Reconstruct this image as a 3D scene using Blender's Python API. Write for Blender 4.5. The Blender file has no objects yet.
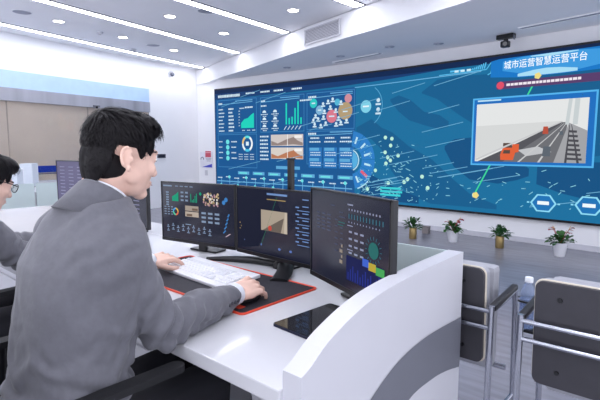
import bpy, bmesh, math, random
from mathutils import Vector, Matrix, noise
from mathutils.bvhtree import BVHTree
PI = math.pi
scene = bpy.context.scene
COL = scene.collection

# ------------------------------------------------------------------ camera, world, exposure
YAW, PITCH = math.radians(41.3), math.radians(6.35)
cam_d = bpy.data.cameras.new('camera'); cam = bpy.data.objects.new('camera', cam_d); COL.objects.link(cam)
cam.location = (0, 0, 1.27)
cam.rotation_euler = (PI / 2 - PITCH, 0, YAW)
cam_d.sensor_width = 36; cam_d.lens = 28.02; cam_d.clip_start = 0.05
scene.camera = cam
world = bpy.data.worlds.new('world'); scene.world = world; world.use_nodes = True
world.node_tree.nodes['Background'].inputs[0].default_value = (0.88, 0.9, 1.0, 1)
world.node_tree.nodes['Background'].inputs[1].default_value = 2.1
vs = scene.view_settings
vs.view_transform = 'Standard'; vs.look = 'None'; vs.exposure = 0.0; vs.gamma = 1.0; vs.use_curve_mapping = False
STRIP_L, DOWN_L = 14.5, 16.0

# ------------------------------------------------------------------ materials
def lin(c):
    if isinstance(c, str):
        c = c.lstrip('#'); c = [int(c[i:i + 2], 16) / 255 for i in (0, 2, 4)]
    return tuple((v / 12.92 if v <= .04045 else ((v + .055) / 1.055) ** 2.4) for v in c)

MATS = {}
def mat(name, col, rough=.5, metal=0., var=.06, scale=6., bump=0., bscale=40., stretch=None, emit=None, strength=1.,
        trans=0., coat=0., spec=.5, alpha=1., sheen=0., ior=1.45):
    if name in MATS: return MATS[name]
    m = bpy.data.materials.new(name); m.use_nodes = True
    nt = m.node_tree; N = nt.nodes; L = nt.links
    b = N['Principled BSDF']
    c = lin(col)
    tc = N.new('ShaderNodeTexCoord'); mp = N.new('ShaderNodeMapping')
    L.new(tc.outputs['Object'], mp.inputs[0])
    if stretch: mp.inputs['Scale'].default_value = stretch
    nz = N.new('ShaderNodeTexNoise'); nz.inputs['Scale'].default_value = scale; nz.inputs['Detail'].default_value = 4
    L.new(mp.outputs[0], nz.inputs['Vector'])
    rp = N.new('ShaderNodeValToRGB')
    rp.color_ramp.elements[0].position = .3; rp.color_ramp.elements[1].position = .7
    rp.color_ramp.elements[0].color = tuple(v * (1 - var) for v in c) + (1,)
    rp.color_ramp.elements[1].color = tuple(min(1, v * (1 + var)) for v in c) + (1,)
    L.new(nz.outputs[0], rp.inputs[0]); L.new(rp.outputs[0], b.inputs['Base Color'])
    b.inputs['Roughness'].default_value = rough; b.inputs['Metallic'].default_value = metal
    b.inputs['Coat Weight'].default_value = coat; b.inputs['Coat Roughness'].default_value = .05
    b.inputs['Transmission Weight'].default_value = trans; b.inputs['IOR'].default_value = ior
    b.inputs['Specular IOR Level'].default_value = spec; b.inputs['Alpha'].default_value = alpha
    b.inputs['Sheen Weight'].default_value = sheen
    if emit is not None:
        b.inputs['Emission Color'].default_value = lin(emit) + (1,); b.inputs['Emission Strength'].default_value = strength
    if bump:
        n2 = N.new('ShaderNodeTexNoise'); n2.inputs['Scale'].default_value = bscale; n2.inputs['Detail'].default_value = 3
        L.new(mp.outputs[0], n2.inputs['Vector'])
        bp = N.new('ShaderNodeBump'); bp.inputs['Strength'].default_value = bump; bp.inputs['Distance'].default_value = .01
        L.new(n2.outputs[0], bp.inputs['Height']); L.new(bp.outputs[0], b.inputs['Normal'])
    MATS[name] = m
    return m
def glow(col, strength=1., rough=.35):
    k = 'screen light %s %.2f' % (col, strength)
    return mat(k, '#040405', .6, 0, 0, emit=col, strength=strength, spec=.08)

WALL = mat('white wall paint', '#f3f3f6', .6, var=.01, scale=3, bump=.02, bscale=200)
CEIL = mat('ceiling paint', '#f9f9fc', .7, var=.01, scale=3)
SOFF = mat('soffit paint', '#f7f7fa', .7, var=.01, scale=3)
FLOORM = mat('grey vinyl floor', '#85858f', .25, var=.14, scale=5, bump=.03, bscale=14, stretch=(.5, 4.5, 1), spec=.5)
GLOSSW = mat('glossy white laminate', '#d5d5da', .2, var=.01, coat=.2)
SATINW = mat('satin white laminate', '#d0d0d7', .3, var=.012)
GREYLAM = mat('grey laminate', '#72747e', .35, var=.02)
BLACKP = mat('black plastic', '#151519', .35, var=.1, scale=30, bump=.05, bscale=400)
DARKP = mat('dark monitor plastic', '#1d1d24', .3, var=.1)
CHROME = mat('brushed chrome', '#b9bcc6', .22, 1., var=.05, scale=30)
STEEL = mat('brushed steel header', '#b4b4bd', .33, .35, var=.22, scale=1.6, stretch=(1, 2.2, .05))  # broad vertical sheen of the metal is painted into the colour
FROST = mat('frosted glass', '#cfdcdc', .4, var=.02, trans=.25, ior=1.2)
LEDOFF = mat('led bezel black', '#0c0d14', .35, var=.1)

# ------------------------------------------------------------------ mesh helpers
ORG = {}
def vec(*a): return Vector(a)
class MB:
    def __init__(s): s.v = []; s.f = []; s.sm = []
    def add(s, vs_, fs, smooth=False):
        o = len(s.v); s.v += [Vector(p) for p in vs_]
        for f in fs: s.f.append(tuple(i + o for i in f)); s.sm.append(smooth)
        return s
    def box(s, c, size, rz=0., rot=None, bev=0.):
        bm = bmesh.new(); bmesh.ops.create_cube(bm, size=1)
        for v in bm.verts: v.co = Vector((v.co.x * size[0], v.co.y * size[1], v.co.z * size[2]))
        if bev: bmesh.ops.bevel(bm, geom=bm.edges[:], offset=bev, segments=2, affect='EDGES', profile=.6)
        R = rot if rot is not None else Matrix.Rotation(rz, 3, 'Z')
        bm.verts.index_update()
        s.add([R @ v.co + Vector(c) for v in bm.verts], [[v.index for v in f.verts] for f in bm.faces])
        bm.free(); return s
    def cone(s, p0, p1, r0, r1, n=16, cap=True, smooth=True):
        p0, p1 = Vector(p0), Vector(p1); d = (p1 - p0).normalized()
        a = d.orthogonal().normalized(); b = d.cross(a)
        vs_ = []
        for p, r in ((p0, r0), (p1, r1)):
            for i in range(n):
                t = 2 * PI * i / n; vs_.append(p + (a * math.cos(t) + b * math.sin(t)) * r)
        fs = [(i, (i + 1) % n, n + (i + 1) % n, n + i) for i in range(n)]
        s.add(vs_, fs, smooth)
        if cap: s.add(vs_, [tuple(range(n - 1, -1, -1)), tuple(range(n, 2 * n))])
        return s
    def tube(s, path, r, n=8, closed=False, cap=True):
        path = [Vector(p) for p in path]; m = len(path)
        rr = r if isinstance(r, (list, tuple)) else [r] * m
        vs_ = []; prev = None
        for k, p in enumerate(path):
            if closed: t = path[(k + 1) % m] - path[k - 1]
            else: t = path[min(k + 1, m - 1)] - path[max(k - 1, 0)]
            t.normalize()
            a = t.orthogonal().normalized() if prev is None else (prev - t * prev.dot(t)).normalized()
            prev = a; b = t.cross(a)
            for i in range(n):
                q = 2 * PI * i / n; vs_.append(p + (a * math.cos(q) + b * math.sin(q)) * rr[k])
        fs = []
        for k in range(m if closed else m - 1):
            k2 = (k + 1) % m
            for i in range(n): fs.append((k * n + i, k * n + (i + 1) % n, k2 * n + (i + 1) % n, k2 * n + i))
        s.add(vs_, fs, True)
        if cap and not closed:
            s.add(vs_, [tuple(range(n - 1, -1, -1)), tuple(range((m - 1) * n, m * n))])
        return s
    def ball(s, c, r, R=None, nu=20, nv=12):
        if not isinstance(r, (list, tuple)): r = (r, r, r)
        c = Vector(c); R = R or Matrix.Identity(3); vs_ = []
        vs_.append(c + R @ Vector((0, 0, r[2])))
        for j in range(1, nv):
            t = PI * j / nv
            for i in range(nu):
                p = 2 * PI * i / nu
                vs_.append(c + R @ Vector((r[0] * math.sin(t) * math.cos(p), r[1] * math.sin(t) * math.sin(p), r[2] * math.cos(t))))
        vs_.append(c + R @ Vector((0, 0, -r[2])))
        fs = [(0, 1 + i, 1 + (i + 1) % nu) for i in range(nu)]
        for j in range(nv - 2):
            for i in range(nu):
                a = 1 + j * nu + i; b = 1 + j * nu + (i + 1) % nu
                fs.append((a, a + nu, b + nu, b))
        l = len(vs_) - 1; o = 1 + (nv - 2) * nu
        fs += [(l, o + (i + 1) % nu, o + i) for i in range(nu)]
        return s.add(vs_, fs, True)
    def cap(s, p0, p1, r0, r1, n=16):
        s.cone(p0, p1, r0, r1, n); s.ball(p0, r0, None, n, 10); s.ball(p1, r1, None, n, 10); return s
    def loft(s, rings, cap=True, smooth=True):
        n = len(rings[0]); vs_ = [p for r in rings for p in r]; fs = []
        for k in range(len(rings) - 1):
            for i in range(n): fs.append((k * n + i, k * n + (i + 1) % n, (k + 1) * n + (i + 1) % n, (k + 1) * n + i))
        s.add(vs_, fs, smooth)
        if cap: s.add(vs_, [tuple(range(n - 1, -1, -1)), tuple(range((len(rings) - 1) * n, len(rings) * n))])
        return s
    def lathe(s, prof, c=(0, 0, 0), n=24, smooth=True):
        c = Vector(c)
        rings = [[c + Vector((r * math.cos(2 * PI * i / n), r * math.sin(2 * PI * i / n), z)) for i in range(n)] for r, z in prof]
        return s.loft(rings, True, smooth)
    def prism(s, pts, d):
        """polygon (list of 3D points) extruded by vector d"""
        pts = [Vector(p) for p in pts]; n = len(pts); d = Vector(d)
        s.add(pts + [p + d for p in pts],
              [tuple(range(n)), tuple(range(2 * n - 1, n - 1, -1))] + [(i, n + i, n + (i + 1) % n, (i + 1) % n) for i in range(n)])
        return s
    def mesh(s, name, m):
        me = bpy.data.meshes.new(name); me.from_pydata([tuple(v) for v in s.v], [], s.f)
        me.polygons.foreach_set('use_smooth', s.sm)
        bm = bmesh.new(); bm.from_mesh(me); bmesh.ops.recalc_face_normals(bm, faces=bm.faces); bm.to_mesh(me); bm.free()
        if m: me.materials.append(m)
        return me
    def build(s, name, m, parent=None, fix=True):
        o = ORG.get(parent.name, Vector()) if parent else Vector()
        if o.length:
            s.v = [v - o for v in s.v]
        return link(name, s.mesh(name, m), parent)
def link(name, me, parent=None):
    ob = bpy.data.objects.new(name, me); COL.objects.link(ob)
    if parent: ob.parent = parent; ORG[ob.name] = ORG.get(parent.name, Vector())
    return ob
def thing(name, label, cat, loc=(0, 0, 0), group=None):
    o = bpy.data.objects.new(name, None); COL.objects.link(o); o.location = loc; ORG[o.name] = Vector(loc)
    o.empty_display_size = .1
    return tag(o, label, cat, group)
def tag(o, label, cat, group=None):
    o['label'] = label; o['category'] = cat
    if group: o['group'] = group
    return o
def struct(o): o['kind'] = 'structure'; return o
def copy_tree(o, parent=None):
    c = o.copy(); COL.objects.link(c); c.parent = parent
    for ch in list(o.children): copy_tree(ch, c)
    return c
def remesh(mb, name, m, voxel, it=4, fac=.5):
    me = mb.mesh('tmp', None); ob = bpy.data.objects.new('tmp', me); COL.objects.link(ob)
    r = ob.modifiers.new('r', 'REMESH'); r.mode = 'VOXEL'; r.voxel_size = voxel; r.use_smooth_shade = True
    if it:
        q = ob.modifiers.new('s', 'SMOOTH'); q.factor = fac; q.iterations = it
    dg = bpy.context.evaluated_depsgraph_get(); dg.update()
    out = bpy.data.meshes.new_from_object(ob.evaluated_get(dg)); out.name = name
    bpy.data.objects.remove(ob); bpy.data.meshes.remove(me)
    out.materials.clear(); out.materials.append(m)
    return out
def shift(me, o):
    me.transform(Matrix.Translation(-Vector(o)))

# ------------------------------------------------------------------ the room
ZC, ZS = 3.05, 2.72
def yled(x):
    if x < -8.2: return 6.65          # the wall steps back beside the video wall
    return 6.72 - .0128 * (x + 4.2) ** 2
def xleft(y): return -8.3 - .18 * (y - 2.5)
XR, YB = 2.6, -3.0
xs = [-9.2, -8.7, -8.21, -8.19] + [-8.0 + i * .3 for i in range(36)]; xs = [x for x in xs if x < XR] + [XR + .05]
m = MB(); m.add([(-11, YB - .2, 0), (XR + .2, YB - .2, 0), (XR + .2, 7.2, 0), (-11, 7.2, 0), (-11, YB - .2, -.1), (XR + .2, YB - .2, -.1), (XR + .2, 7.2, -.1), (-11, 7.2, -.1)],
               [(0, 1, 2, 3), (4, 5, 6, 7), (0, 1, 5, 4), (1, 2, 6, 5), (2, 3, 7, 6), (3, 0, 4, 7)])
struct(m.build('floor', FLOORM))
m = MB(); m.box((-4.2, 2.1, ZC + .06), (14, 10.6, .12)); struct(m.build('ceiling', CEIL))
# curved front wall behind the video wall
m = MB()
a = [(x, yled(x) + .05, 0) for x in xs]; b = [(x, 7.1, 0) for x in reversed(xs)]
m.prism(a + b, (0, 0, ZC)); struct(m.build('wall_front', WALL))
m = MB(); y0, y1 = YB - .1, 6.9
m.prism([(xleft(y0), y0, 0), (xleft(y1), y1, 0), (xleft(y1) - .2, y1, 0), (xleft(y0) - .2, y0, 0)], (0, 0, ZC)); wl = struct(m.build('wall_left', WALL))
m = MB()
a = [(x, yled(x) + .035, 0) for x in xs]; b = [(x, yled(x) + .055, 0) for x in reversed(xs)]
m.prism(a + b, (0, 0, .07)); struct(m.build('baseboard_front', mat('baseboard', '#d2d2da', .4)))
# dropped soffit with a curved fascia
FAS = [(-9.15, 6.69), (-8.7, 6.64), (-8.2, 6.48), (-7.6, 6.29), (-6.7, 6.04), (-6.0, 5.82), (-5.4, 5.63), (-4.8, 5.45), (-4.2, 5.3), (-3.7, 5.18), (-2.85, 4.98), (-1.9, 4.72), (-.9, 4.4), (.3, 3.98), (XR, 3.1)]
def spline(P, n=6):
    out = []
    for i in range(len(P) - 1):
        p0 = Vector(P[max(i - 1, 0)]); p1 = Vector(P[i]); p2 = Vector(P[i + 1]); p3 = Vector(P[min(i + 2, len(P) - 1)])
        for k in range(n):
            t = k / n
            out.append(.5 * ((2 * p1) + (p2 - p0) * t + (2 * p0 - 5 * p1 + 4 * p2 - p3) * t * t + (3 * p1 - p0 - 3 * p2 + p3) * t ** 3))
    out.append(Vector(P[-1])); return out
FS = spline(FAS, 5)
def yfas(x):
    for a, b in zip(FS, FS[1:]):
        if a.x <= x <= b.x: return a.y + (b.y - a.y) * (x - a.x) / (b.x - a.x)
    return FS[-1].y
m = MB(); m.prism([(p.x, p.y, ZS) for p in FS] + [(x, yled(x) + .06, ZS) for x in reversed(xs)], (0, 0, ZC - ZS - .01))
sof = m.build('ceiling_soffit', SOFF); struct(sof)

# glazed partition set into the left wall
def LW(y, z, off=0.): return Vector((xleft(y) + off, y, z))
def wallbox(mb, y0, y1, z0, z1, o0, o1):
    mb.add([LW(y0, z0, o0), LW(y1, z0, o0), LW(y1, z1, o0), LW(y0, z1, o0), LW(y0, z0, o1), LW(y1, z0, o1), LW(y1, z1, o1), LW(y0, z1, o1)],
           [(0, 1, 2, 3), (4, 5, 6, 7), (0, 1, 5, 4), (1, 2, 6, 5), (2, 3, 7, 6), (3, 0, 4, 7)]); return mb
win = struct(wallbox(MB(), -1.6, 5.28, .70, 2.47, .004, .012).build('window_1', mat('window backing', '#b3a497', .6, var=.03)))
BLIND = mat('beige blind fabric', '#dbccbe', .55, var=.04, scale=2, spec=.3)
GLASS = mat('clear partition glass', '#ffffff', .02, var=0, trans=1., ior=1.3)
for i in range(5):
    ya = -1.58 + i * 1.37
    wallbox(MB(), ya, ya + 1.355, .72, 2.0, .014, .02).build('blind', BLIND, win)
wallbox(MB(), -1.6, 5.28, .70, .735, .004, .06).build('sill', SATINW, win)
wallbox(MB(), -1.6, 5.28, 2.0, 2.2, .004, .07).build('header', STEEL, win)
wallbox(MB(), -1.6, 5.28, 2.2, 2.47, .004, .045).build('light_band', mat('pale blue lit glass', '#b0c8ec', .25, var=.05, emit='#a9c9f4', strength=.22), win)
wallbox(MB(), -1.6, 5.0, .865, .975, .022, .026).build('film_stripe', mat('deep blue film', '#1c35b5', .3, var=.03), win)
wallbox(MB(), -1.6, 5.0, .835, .85, .022, .026).build('film_line', mat('purple brown film', '#6f6a8c', .3, var=.03), win)
for i in range(5):
    ya = -1.58 + i * 1.37
    wallbox(MB(), ya, ya + 1.36, .735, 2.0, .036, .042).build('pane', GLASS, win)

# ceiling light strips (thing > frame, diffuser)
DIFF = mat('lit strip diffuser', '#ffffff', .4, var=0, emit='#f4f6ff', strength=STRIP_L)
SEAM = mat('dark strip edge', '#6d6d78', .4)
def strip(p, q, w, lab):
    p, q = Vector(p), Vector(q); d = (q - p).normalized(); n = Vector((-d.y, d.x, 0)) * (w / 2); n3 = n * 1.22; e = d * .012
    t = thing('ceiling_light_strip', lab, 'light', (p.x, p.y, ZC), 'linear ceiling lights')
    MB().prism([p - n, q - n, q + n, p + n], (0, 0, -.008)).build('diffuser', DIFF, t)
    f = MB()
    for sgn in (-1, 1): f.prism([p + n * sgn, q + n * sgn, q + n3 * sgn, p + n3 * sgn], (0, 0, -.012))
    f.prism([q - n3, q + n3, q + n3 + e, q - n3 + e], (0, 0, -.012)); f.build('frame', SEAM, t)
strip((-7.02, -1.6, ZC), (-8.66, 6.55, ZC), .13, 'long lit ceiling strip running closest to the glazed left wall')
strip((-5.57, -1.6, ZC), (-6.83, 6.0, ZC), .13, 'long lit ceiling strip, second out from the glazed left wall')
strip((-4.56, -1.6, ZC), (-5.09, 5.47, ZC), .13, 'lit ceiling strip ending left of the vent grille in the fascia')
strip((-3.62, -1.6, ZC), (-3.47, 5.08, ZC), .15, 'short visible end of lit ceiling strip right of the vent grille')
strip((-2.3, -1.6, ZC), (-1.95, 4.6, ZC), .14, 'lit ceiling strip added for light, unseen beyond the top of the view')  # unseen strip, added to light the room
strip((-.6, -1.6, ZC), (-.3, 4.1, ZC), .14, 'lit ceiling strip added for light, unseen above the visitor chairs')  # second added strip out of view, there for its light
# recessed downlights
DISC = mat('downlight lens', '#ffffff', .3, var=0, emit='#fff8ef', strength=DOWN_L)
dl = [(-7.06, 2.88, 'nearest the left edge of the view'), (-7.28, 3.96, 'middle one of the row by the left wall'), (-7.53, 5.08, 'farthest of the row by the left wall'),
      (-5.66, 3.77, 'nearer one between the second and third strips'), (-5.85, 4.86, 'farther one between the second and third strips'), (-4.22, 4.67, 'standing alone above the vent grille')]
for x, y, s_ in dl:
    t = thing('ceiling_downlight', 'small round lit ceiling downlight, ' + s_, 'light', (x, y, ZC), 'ceiling downlights')
    MB().lathe([(.07, -.006), (.07, -.001)], (x, y, ZC), 24).build('lens', DISC, t)
    MB().lathe([(.07, 0), (.072, -.01), (.085, -.008), (.09, 0)], (x, y, ZC), 24).build('trim_ring', SATINW, t)
SPK = mat('grey speaker mesh', '#a3a5b4', .6, var=.15, scale=120)
for x, y, s_ in ((-6.96, 2.38, 'at the far left corner of the view'), (-7.44, 4.6, 'between two downlights near the left wall'), (-5.1, 3.95, 'at the top edge of the view')):
    t = thing('ceiling_speaker', 'flush round grey ceiling speaker grille ' + s_, 'speaker', (x, y, ZC), 'ceiling speakers')
    MB().lathe([(.11, -.004), (.11, -.001)], (x, y, ZC), 28).build('grille', SPK, t)
    MB().lathe([(.11, 0), (.112, -.008), (.12, -.006), (.124, 0)], (x, y, ZC), 28).build('rim', CEIL, t)
for x, y, s_ in ((-7.24, 3.56, 'beside the nearest downlights'), (-8.0, 4.55, 'between the outer strip and the left wall')):
    t = thing('smoke_detector', 'tiny round pale smoke detector on ceiling ' + s_, 'detector', (x, y, ZC))
    MB().lathe([(.05, 0), (.048, -.012), (.03, -.03), (.02, -.034)], (x, y, ZC), 20).build('body', SATINW, t)
    MB().lathe([(.012, -.033), (.012, -.04)], (x, y, ZC), 12).build('sensor', GREYLAM, t)
# vent grille in the curved fascia
x0, x1 = -4.62, -3.86
p0 = Vector((x0, yfas(x0), 0)); p1 = Vector((x1, yfas(x1), 0)); d = (p1 - p0).normalized(); nrm = Vector((d.y, -d.x, 0)); ang = math.atan2(d.y, d.x); c = (p0 + p1) / 2; w = (p1 - p0).length
c = c + nrm * .012
t = thing('vent_grille', 'rectangular louvred air vent in the white curved ceiling fascia', 'vent', (c.x, c.y, 2.80))
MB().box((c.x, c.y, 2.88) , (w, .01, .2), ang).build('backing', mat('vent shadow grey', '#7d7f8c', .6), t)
f = MB()
for s_ in (-1, 1):
    f.box(Vector((c.x, c.y, 2.88 + s_ * .1)) + nrm * .01, (w + .03, .018, .018), ang)
    q = c + d * (s_ * w / 2); f.box(Vector((q.x, q.y, 2.88)) + nrm * .01, (.018, .018, .2), ang)
f.build('frame', SATINW, t)
for k in range(9):
    MB().box(Vector((c.x, c.y, 2.80 + k * .02)) + nrm * .008, (w, .004, .012), rot=Matrix.Rotation(ang, 3, 'Z') @ Matrix.Rotation(.5, 3, 'X')).build('slat', SATINW, t)
# slot diffusers in the soffit
for p, q, s_ in (((-1.86, 6.17), (-.4, 5.93), 'above the right half of the video wall'), ((-4.92, 6.5), (-3.95, 6.36), 'above the middle of the video wall')):
    p = Vector(p + (ZS,)); q = Vector(q + (ZS,)); d = (q - p); w = d.length; ang = math.atan2(d.y, d.x); c = (p + q) / 2
    t = thing('slot_diffuser', 'long narrow grey air slot in the soffit ' + s_, 'vent', c)
    MB().box(c - Vector((0, 0, .0055)), (w, .08, .008), ang).build('slot', mat('slot grey', '#9fa1ae', .5), t)
    n = Vector((-math.sin(ang), math.cos(ang), 0))
    for s2 in (-1, 1): MB().box(c + n * (.047 * s2) - Vector((0, 0, .0085)), (w + .02, .014, .014), ang).build('edge', SOFF, t)
for x, y, s_ in ((-2.98, 6.32, 'left of the hanging camera'), (-3.6, 6.05, 'right of the middle air slot'), (-5.9, 6.36, 'near the far end of the soffit'), (-4.55, 6.15, 'beneath the middle air slot')):
    t = thing('soffit_sensor', 'small flat round pale fitting on the soffit ' + s_, 'sensor', (x, y, ZS))
    MB().lathe([(.07, 0), (.068, -.008), (.05, -.012)], (x, y, ZS), 20).build('plate', mat('fitting grey', '#aeb0be', .5), t)
    MB().lathe([(.02, -.011), (.018, -.018)], (x, y, ZS), 12).build('hub', SATINW, t)
# black camera unit hanging from the soffit
t = thing('tracking_camera', 'black camera unit hanging from the soffit above the video wall', 'camera', (-2.1, 6.4, ZS))
rz = -.1
MB().box((-2.1, 6.4, ZS - .03), (.22, .09, .055), rz, bev=.008).build('mount_bar', BLACKP, t)
h = MB(); h.cone((-2.1, 6.4, ZS - .055), (-2.1, 6.4, ZS - .09), .03, .028); h.build('neck', BLACKP, t)
h = MB(); h.box((-2.1, 6.39, ZS - .125), (.1, .09, .08), rz, bev=.015); hd = h.build('head', BLACKP, t)
MB().cone((-2.09, 6.35, ZS - .125), (-2.085, 6.325, ZS - .13), .03, .027).build('lens', mat('lens glass', '#1b1d2a', .05, coat=1), hd)
MB().box((-1.985, 6.36, ZS - .06), (.012, .03, .05), rz).build('bracket', GREYLAM, t)
# small dome camera on the left wall
c = LW(5.9, 2.86, .03)
t = thing('dome_camera', 'small white dome camera high on the left wall near the corner', 'camera', c - Vector((.03, 0, 0)))
MB().cone(c - Vector((.03, 0, 0)), c + Vector((.03, 0, 0)), .055, .05).build('mount', SATINW, t)
MB().ball(c + Vector((.05, 0, -.02)), .045).build('dome', mat('smoked dome', '#5c5f70', .1, coat=1), t)
c = LW(4.05, 2.03, .09)
t = thing('door_sensor', 'small dark sensor under the steel header of the glazed partition', 'sensor', c)
MB().box(c, (.03, .12, .03), bev=.006).build('body', GREYLAM, t); MB().ball(c + Vector((.012, .0, -.022)), .022).build('eye', BLACKP, t)
# thermostat plate and notice
c = LW(5.58, 1.10, .012)
t = thing('wall_panel', 'small dark grey control plate on the white wall beyond the operator', 'panel', c, None)
MB().box(c, (.02, .22, .085), -math.atan(-.18) , bev=.004).build('plate', mat('dark grey plate', '#4a4b57', .3), t)
MB().box(c + Vector((.011, 0, 0)), (.004, .16, .05), math.atan(.18)).build('display', mat('plate display', '#33343f', .15), t)
c = LW(5.25, 1.11, .008); o = tag(MB().box(c, (.012, .08, .05), math.atan(.18), bev=.003).build('wall_switch', SATINW), 'tiny white switch plate left of the dark grey control plate', 'switch')
yw = yled(-8.60) + .05
t = thing('wall_notice', 'small white notice with red tag and blue stripe left of the video wall', 'notice', (-8.75, yw - .01, .85))
MB().box((-8.75, yw - .009, 1.0), (.46, .014, .36), bev=.003).build('board', mat('notice white', '#e6e6ef', .4), t)
MB().box((-8.67, yw - .019, 1.13), (.2, .006, .14)).build('red_tag', mat('notice red', '#d2576a', .4), t)
MB().box((-8.67, yw - .023, 1.165), (.2, .003, .015)).build('tag_line', mat('notice pale red', '#f2b8bf', .4), t)
MB().prism([(-8.91, yw - .017, .83), (-8.54, yw - .017, .83), (-8.54, yw - .017, .91)], (0, -.003, 0)).build('blue_stripe', mat('notice blue', '#3b46c0', .4), t)
h = MB(); h.tube([(-8.89 + .05 * math.cos(a), yw - .018, 1.02 + .04 * math.sin(a)) for a in [i * PI / 8 for i in range(-1, 10)]], .009, 6); h.build('dark_mark', mat('notice ink', '#565668', .5), t)
h = MB()
for k in range(3): h.box((-8.66, yw - .018, 1.035 - k * .03), (.2 - k * .03, .003, .012))
h.build('grey_lines', mat('notice grey', '#9a9aac', .5), t)
tag(MB().box((-8.77, yw - .006, .70), (.09, .012, .12), bev=.003).build('socket_plate', SATINW), 'small white socket plate below the notice by the video wall', 'socket')

# ------------------------------------------------------------------ video wall
LX0, LX1, LZ0, LZ1 = -8.15, .75, .36, 2.50
led = thing('video_wall', 'huge blue video wall filled with dashboards, a map and a road camera picture', 'screen', (-3.7, yled(-3.7), LZ0))
def ybase(x): return 6.72 - .0128 * (x + 4.2) ** 2
LXS = [LX0 + (LX1 - LX0) * i / 40 for i in range(41)]
def ledband(mb, x0, x1, zlo, zhi, y0, y1):
    q = [x0 + (x1 - x0) * i / 30 for i in range(31)]
    mb.prism([(x, ybase(x) + y0, zlo) for x in q] + [(x, ybase(x) + y1, zlo) for x in reversed(q)], (0, 0, zhi - zlo))
h = MB(); ledband(h, LX0 - .02, LX1 + .02, LZ0 - .03, LZ1 + .03, -.02, .052); h.build('housing', LEDOFF, led)
LAY = -.022
class Scr:
    """flat graphics on a screen; pt(u, v, layer) gives a point on the surface"""
    def __init__(s, pt, step=.3): s.pt = pt; s.step = step; s.mb = MB()
    def quad(s, a, b, c, d, ly):
        n = max(1, int(math.ceil(max(abs(b[0] - a[0]), abs(c[0] - d[0])) / s.step)))
        vs_ = []
        for i in range(n + 1):
            t = i / n
            vs_ += [s.pt(a[0] + (b[0] - a[0]) * t, a[1] + (b[1] - a[1]) * t, ly), s.pt(d[0] + (c[0] - d[0]) * t, d[1] + (c[1] - d[1]) * t, ly)]
        s.mb.add(vs_, [(2 * i, 2 * i + 2, 2 * i + 3, 2 * i + 1) for i in range(n)])
        return s
    def rect(s, x0, z0, x1, z1, ly=1): return s.quad((x0, z0), (x1, z0), (x1, z1), (x0, z1), ly)
    def line(s, x0, z0, x1, z1, w=.01, ly=1):
        d = Vector((x1 - x0, z1 - z0)); n = Vector((-d.y, d.x)).normalized() * w / 2
        return s.quad((x0 - n.x, z0 - n.y), (x1 - n.x, z1 - n.y), (x1 + n.x, z1 + n.y), (x0 + n.x, z0 + n.y), ly)
    def disc(s, x, z, r, ly=1, r0=0., a0=0., a1=2 * PI, n=24, rz=None):
        rz = rz or r
        vs_ = []
        for i in range(n + 1):
            a = a0 + (a1 - a0) * i / n
            vs_ += [s.pt(x + r0 * math.cos(a), z + r0 * rz / r * math.sin(a), ly), s.pt(x + r * math.cos(a), z + rz * math.sin(a), ly)]
        s.mb.add(vs_, [(2 * i, 2 * i + 1, 2 * i + 3, 2 * i + 2) for i in range(n)]); return s
    def band(s, pts, ly=1):
        for (x0, l0, h0), (x1, l1, h1) in zip(pts, pts[1:]): s.quad((x0, l0), (x1, l1), (x1, h1), (x0, h0), ly)
        return s
    def poly(s, pts, ly=1):
        s.mb.add([s.pt(x, z, ly) for x, z in pts], [tuple(range(len(pts)))]); return s
    def frame(s, x0, z0, x1, z1, w=.01, ly=1):
        s.rect(x0, z0, x1, z0 + w, ly); s.rect(x0, z1 - w, x1, z1, ly); s.rect(x0, z0 + w, x0 + w, z1 - w, ly); s.rect(x1 - w, z0 + w, x1, z1 - w, ly); return s
    def out(s, name, col, parent, strength=1.):
        nq = len(s.mb.f); o = s.mb.build(name, glow(col, strength), parent, fix=False); s.mb = MB()
        if nq > 1 and name not in ('screen', 'bubble', 'donut_segment', 'area_chart'): o['kind'] = 'stuff'
        return o
def ledpt(u, v, ly): return Vector((u, ybase(u) + LAY - .0016 * ly, v))
S = Scr(ledpt)
rnd = random.Random(4)
S.rect(LX0, LZ0, LX1, LZ1, 0); S.out('screen', '#1d709f', led)
# dark strip along the top, darker left dashboard ground, map land
S.band([(LX0, 2.30, LZ1), (-5, 2.33, LZ1), (-3.9, 2.37, LZ1), (-3, 2.42, LZ1), (-2.5, 2.46, LZ1), (LX1, 2.47, LZ1)], 1); S.out('top_strip', '#1a3f74', led)
S.rect(LX0, LZ1 - .08, LX1, LZ1, 2); S.out('top_edge', '#142a52', led)
S.rect(LX0, .38, -4.62, 2.30, 1); S.out('dashboard_ground', '#1c5893', led)
S.band([(-4.6, 1.5, 1.62), (-4.3, 1.42, 1.75), (-4.1, 1.25, 1.6), (-3.9, .9, 1.52), (-3.6, .55, 1.3), (-3.2, .42, 1.1), (-2.9, .42, .85), (-2.6, .42, .62), (-2.2, .42, .48)], 1)
S.band([(-3.95, 2.02, 2.05), (-3.8, 1.85, 2.1), (-3.6, 1.7, 2.02), (-3.35, 1.62, 1.82), (-3.1, 1.55, 1.76), (-2.95, 1.58, 1.66)], 1)
S.band([(-3.4, 2.1, 2.12), (-3.15, 2.0, 2.28), (-2.8, 1.75, 2.3), (-2.4, 1.5, 2.28), (-1.9, 1.2, 2.3), (-1.4, 1.1, 2.3), (-.9, 1.2, 2.32), (LX1, 1.5, 2.34)], 1)
S.out('map_land', '#195f8f', led)
S.band([(-3.0, 1.25, 1.3), (-2.85, 1.0, 1.4), (-2.6, .82, 1.42), (-2.2, .78, 1.3), (-1.95, .84, 1.1), (-1.8, .9, 1.0)], 1)
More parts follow.
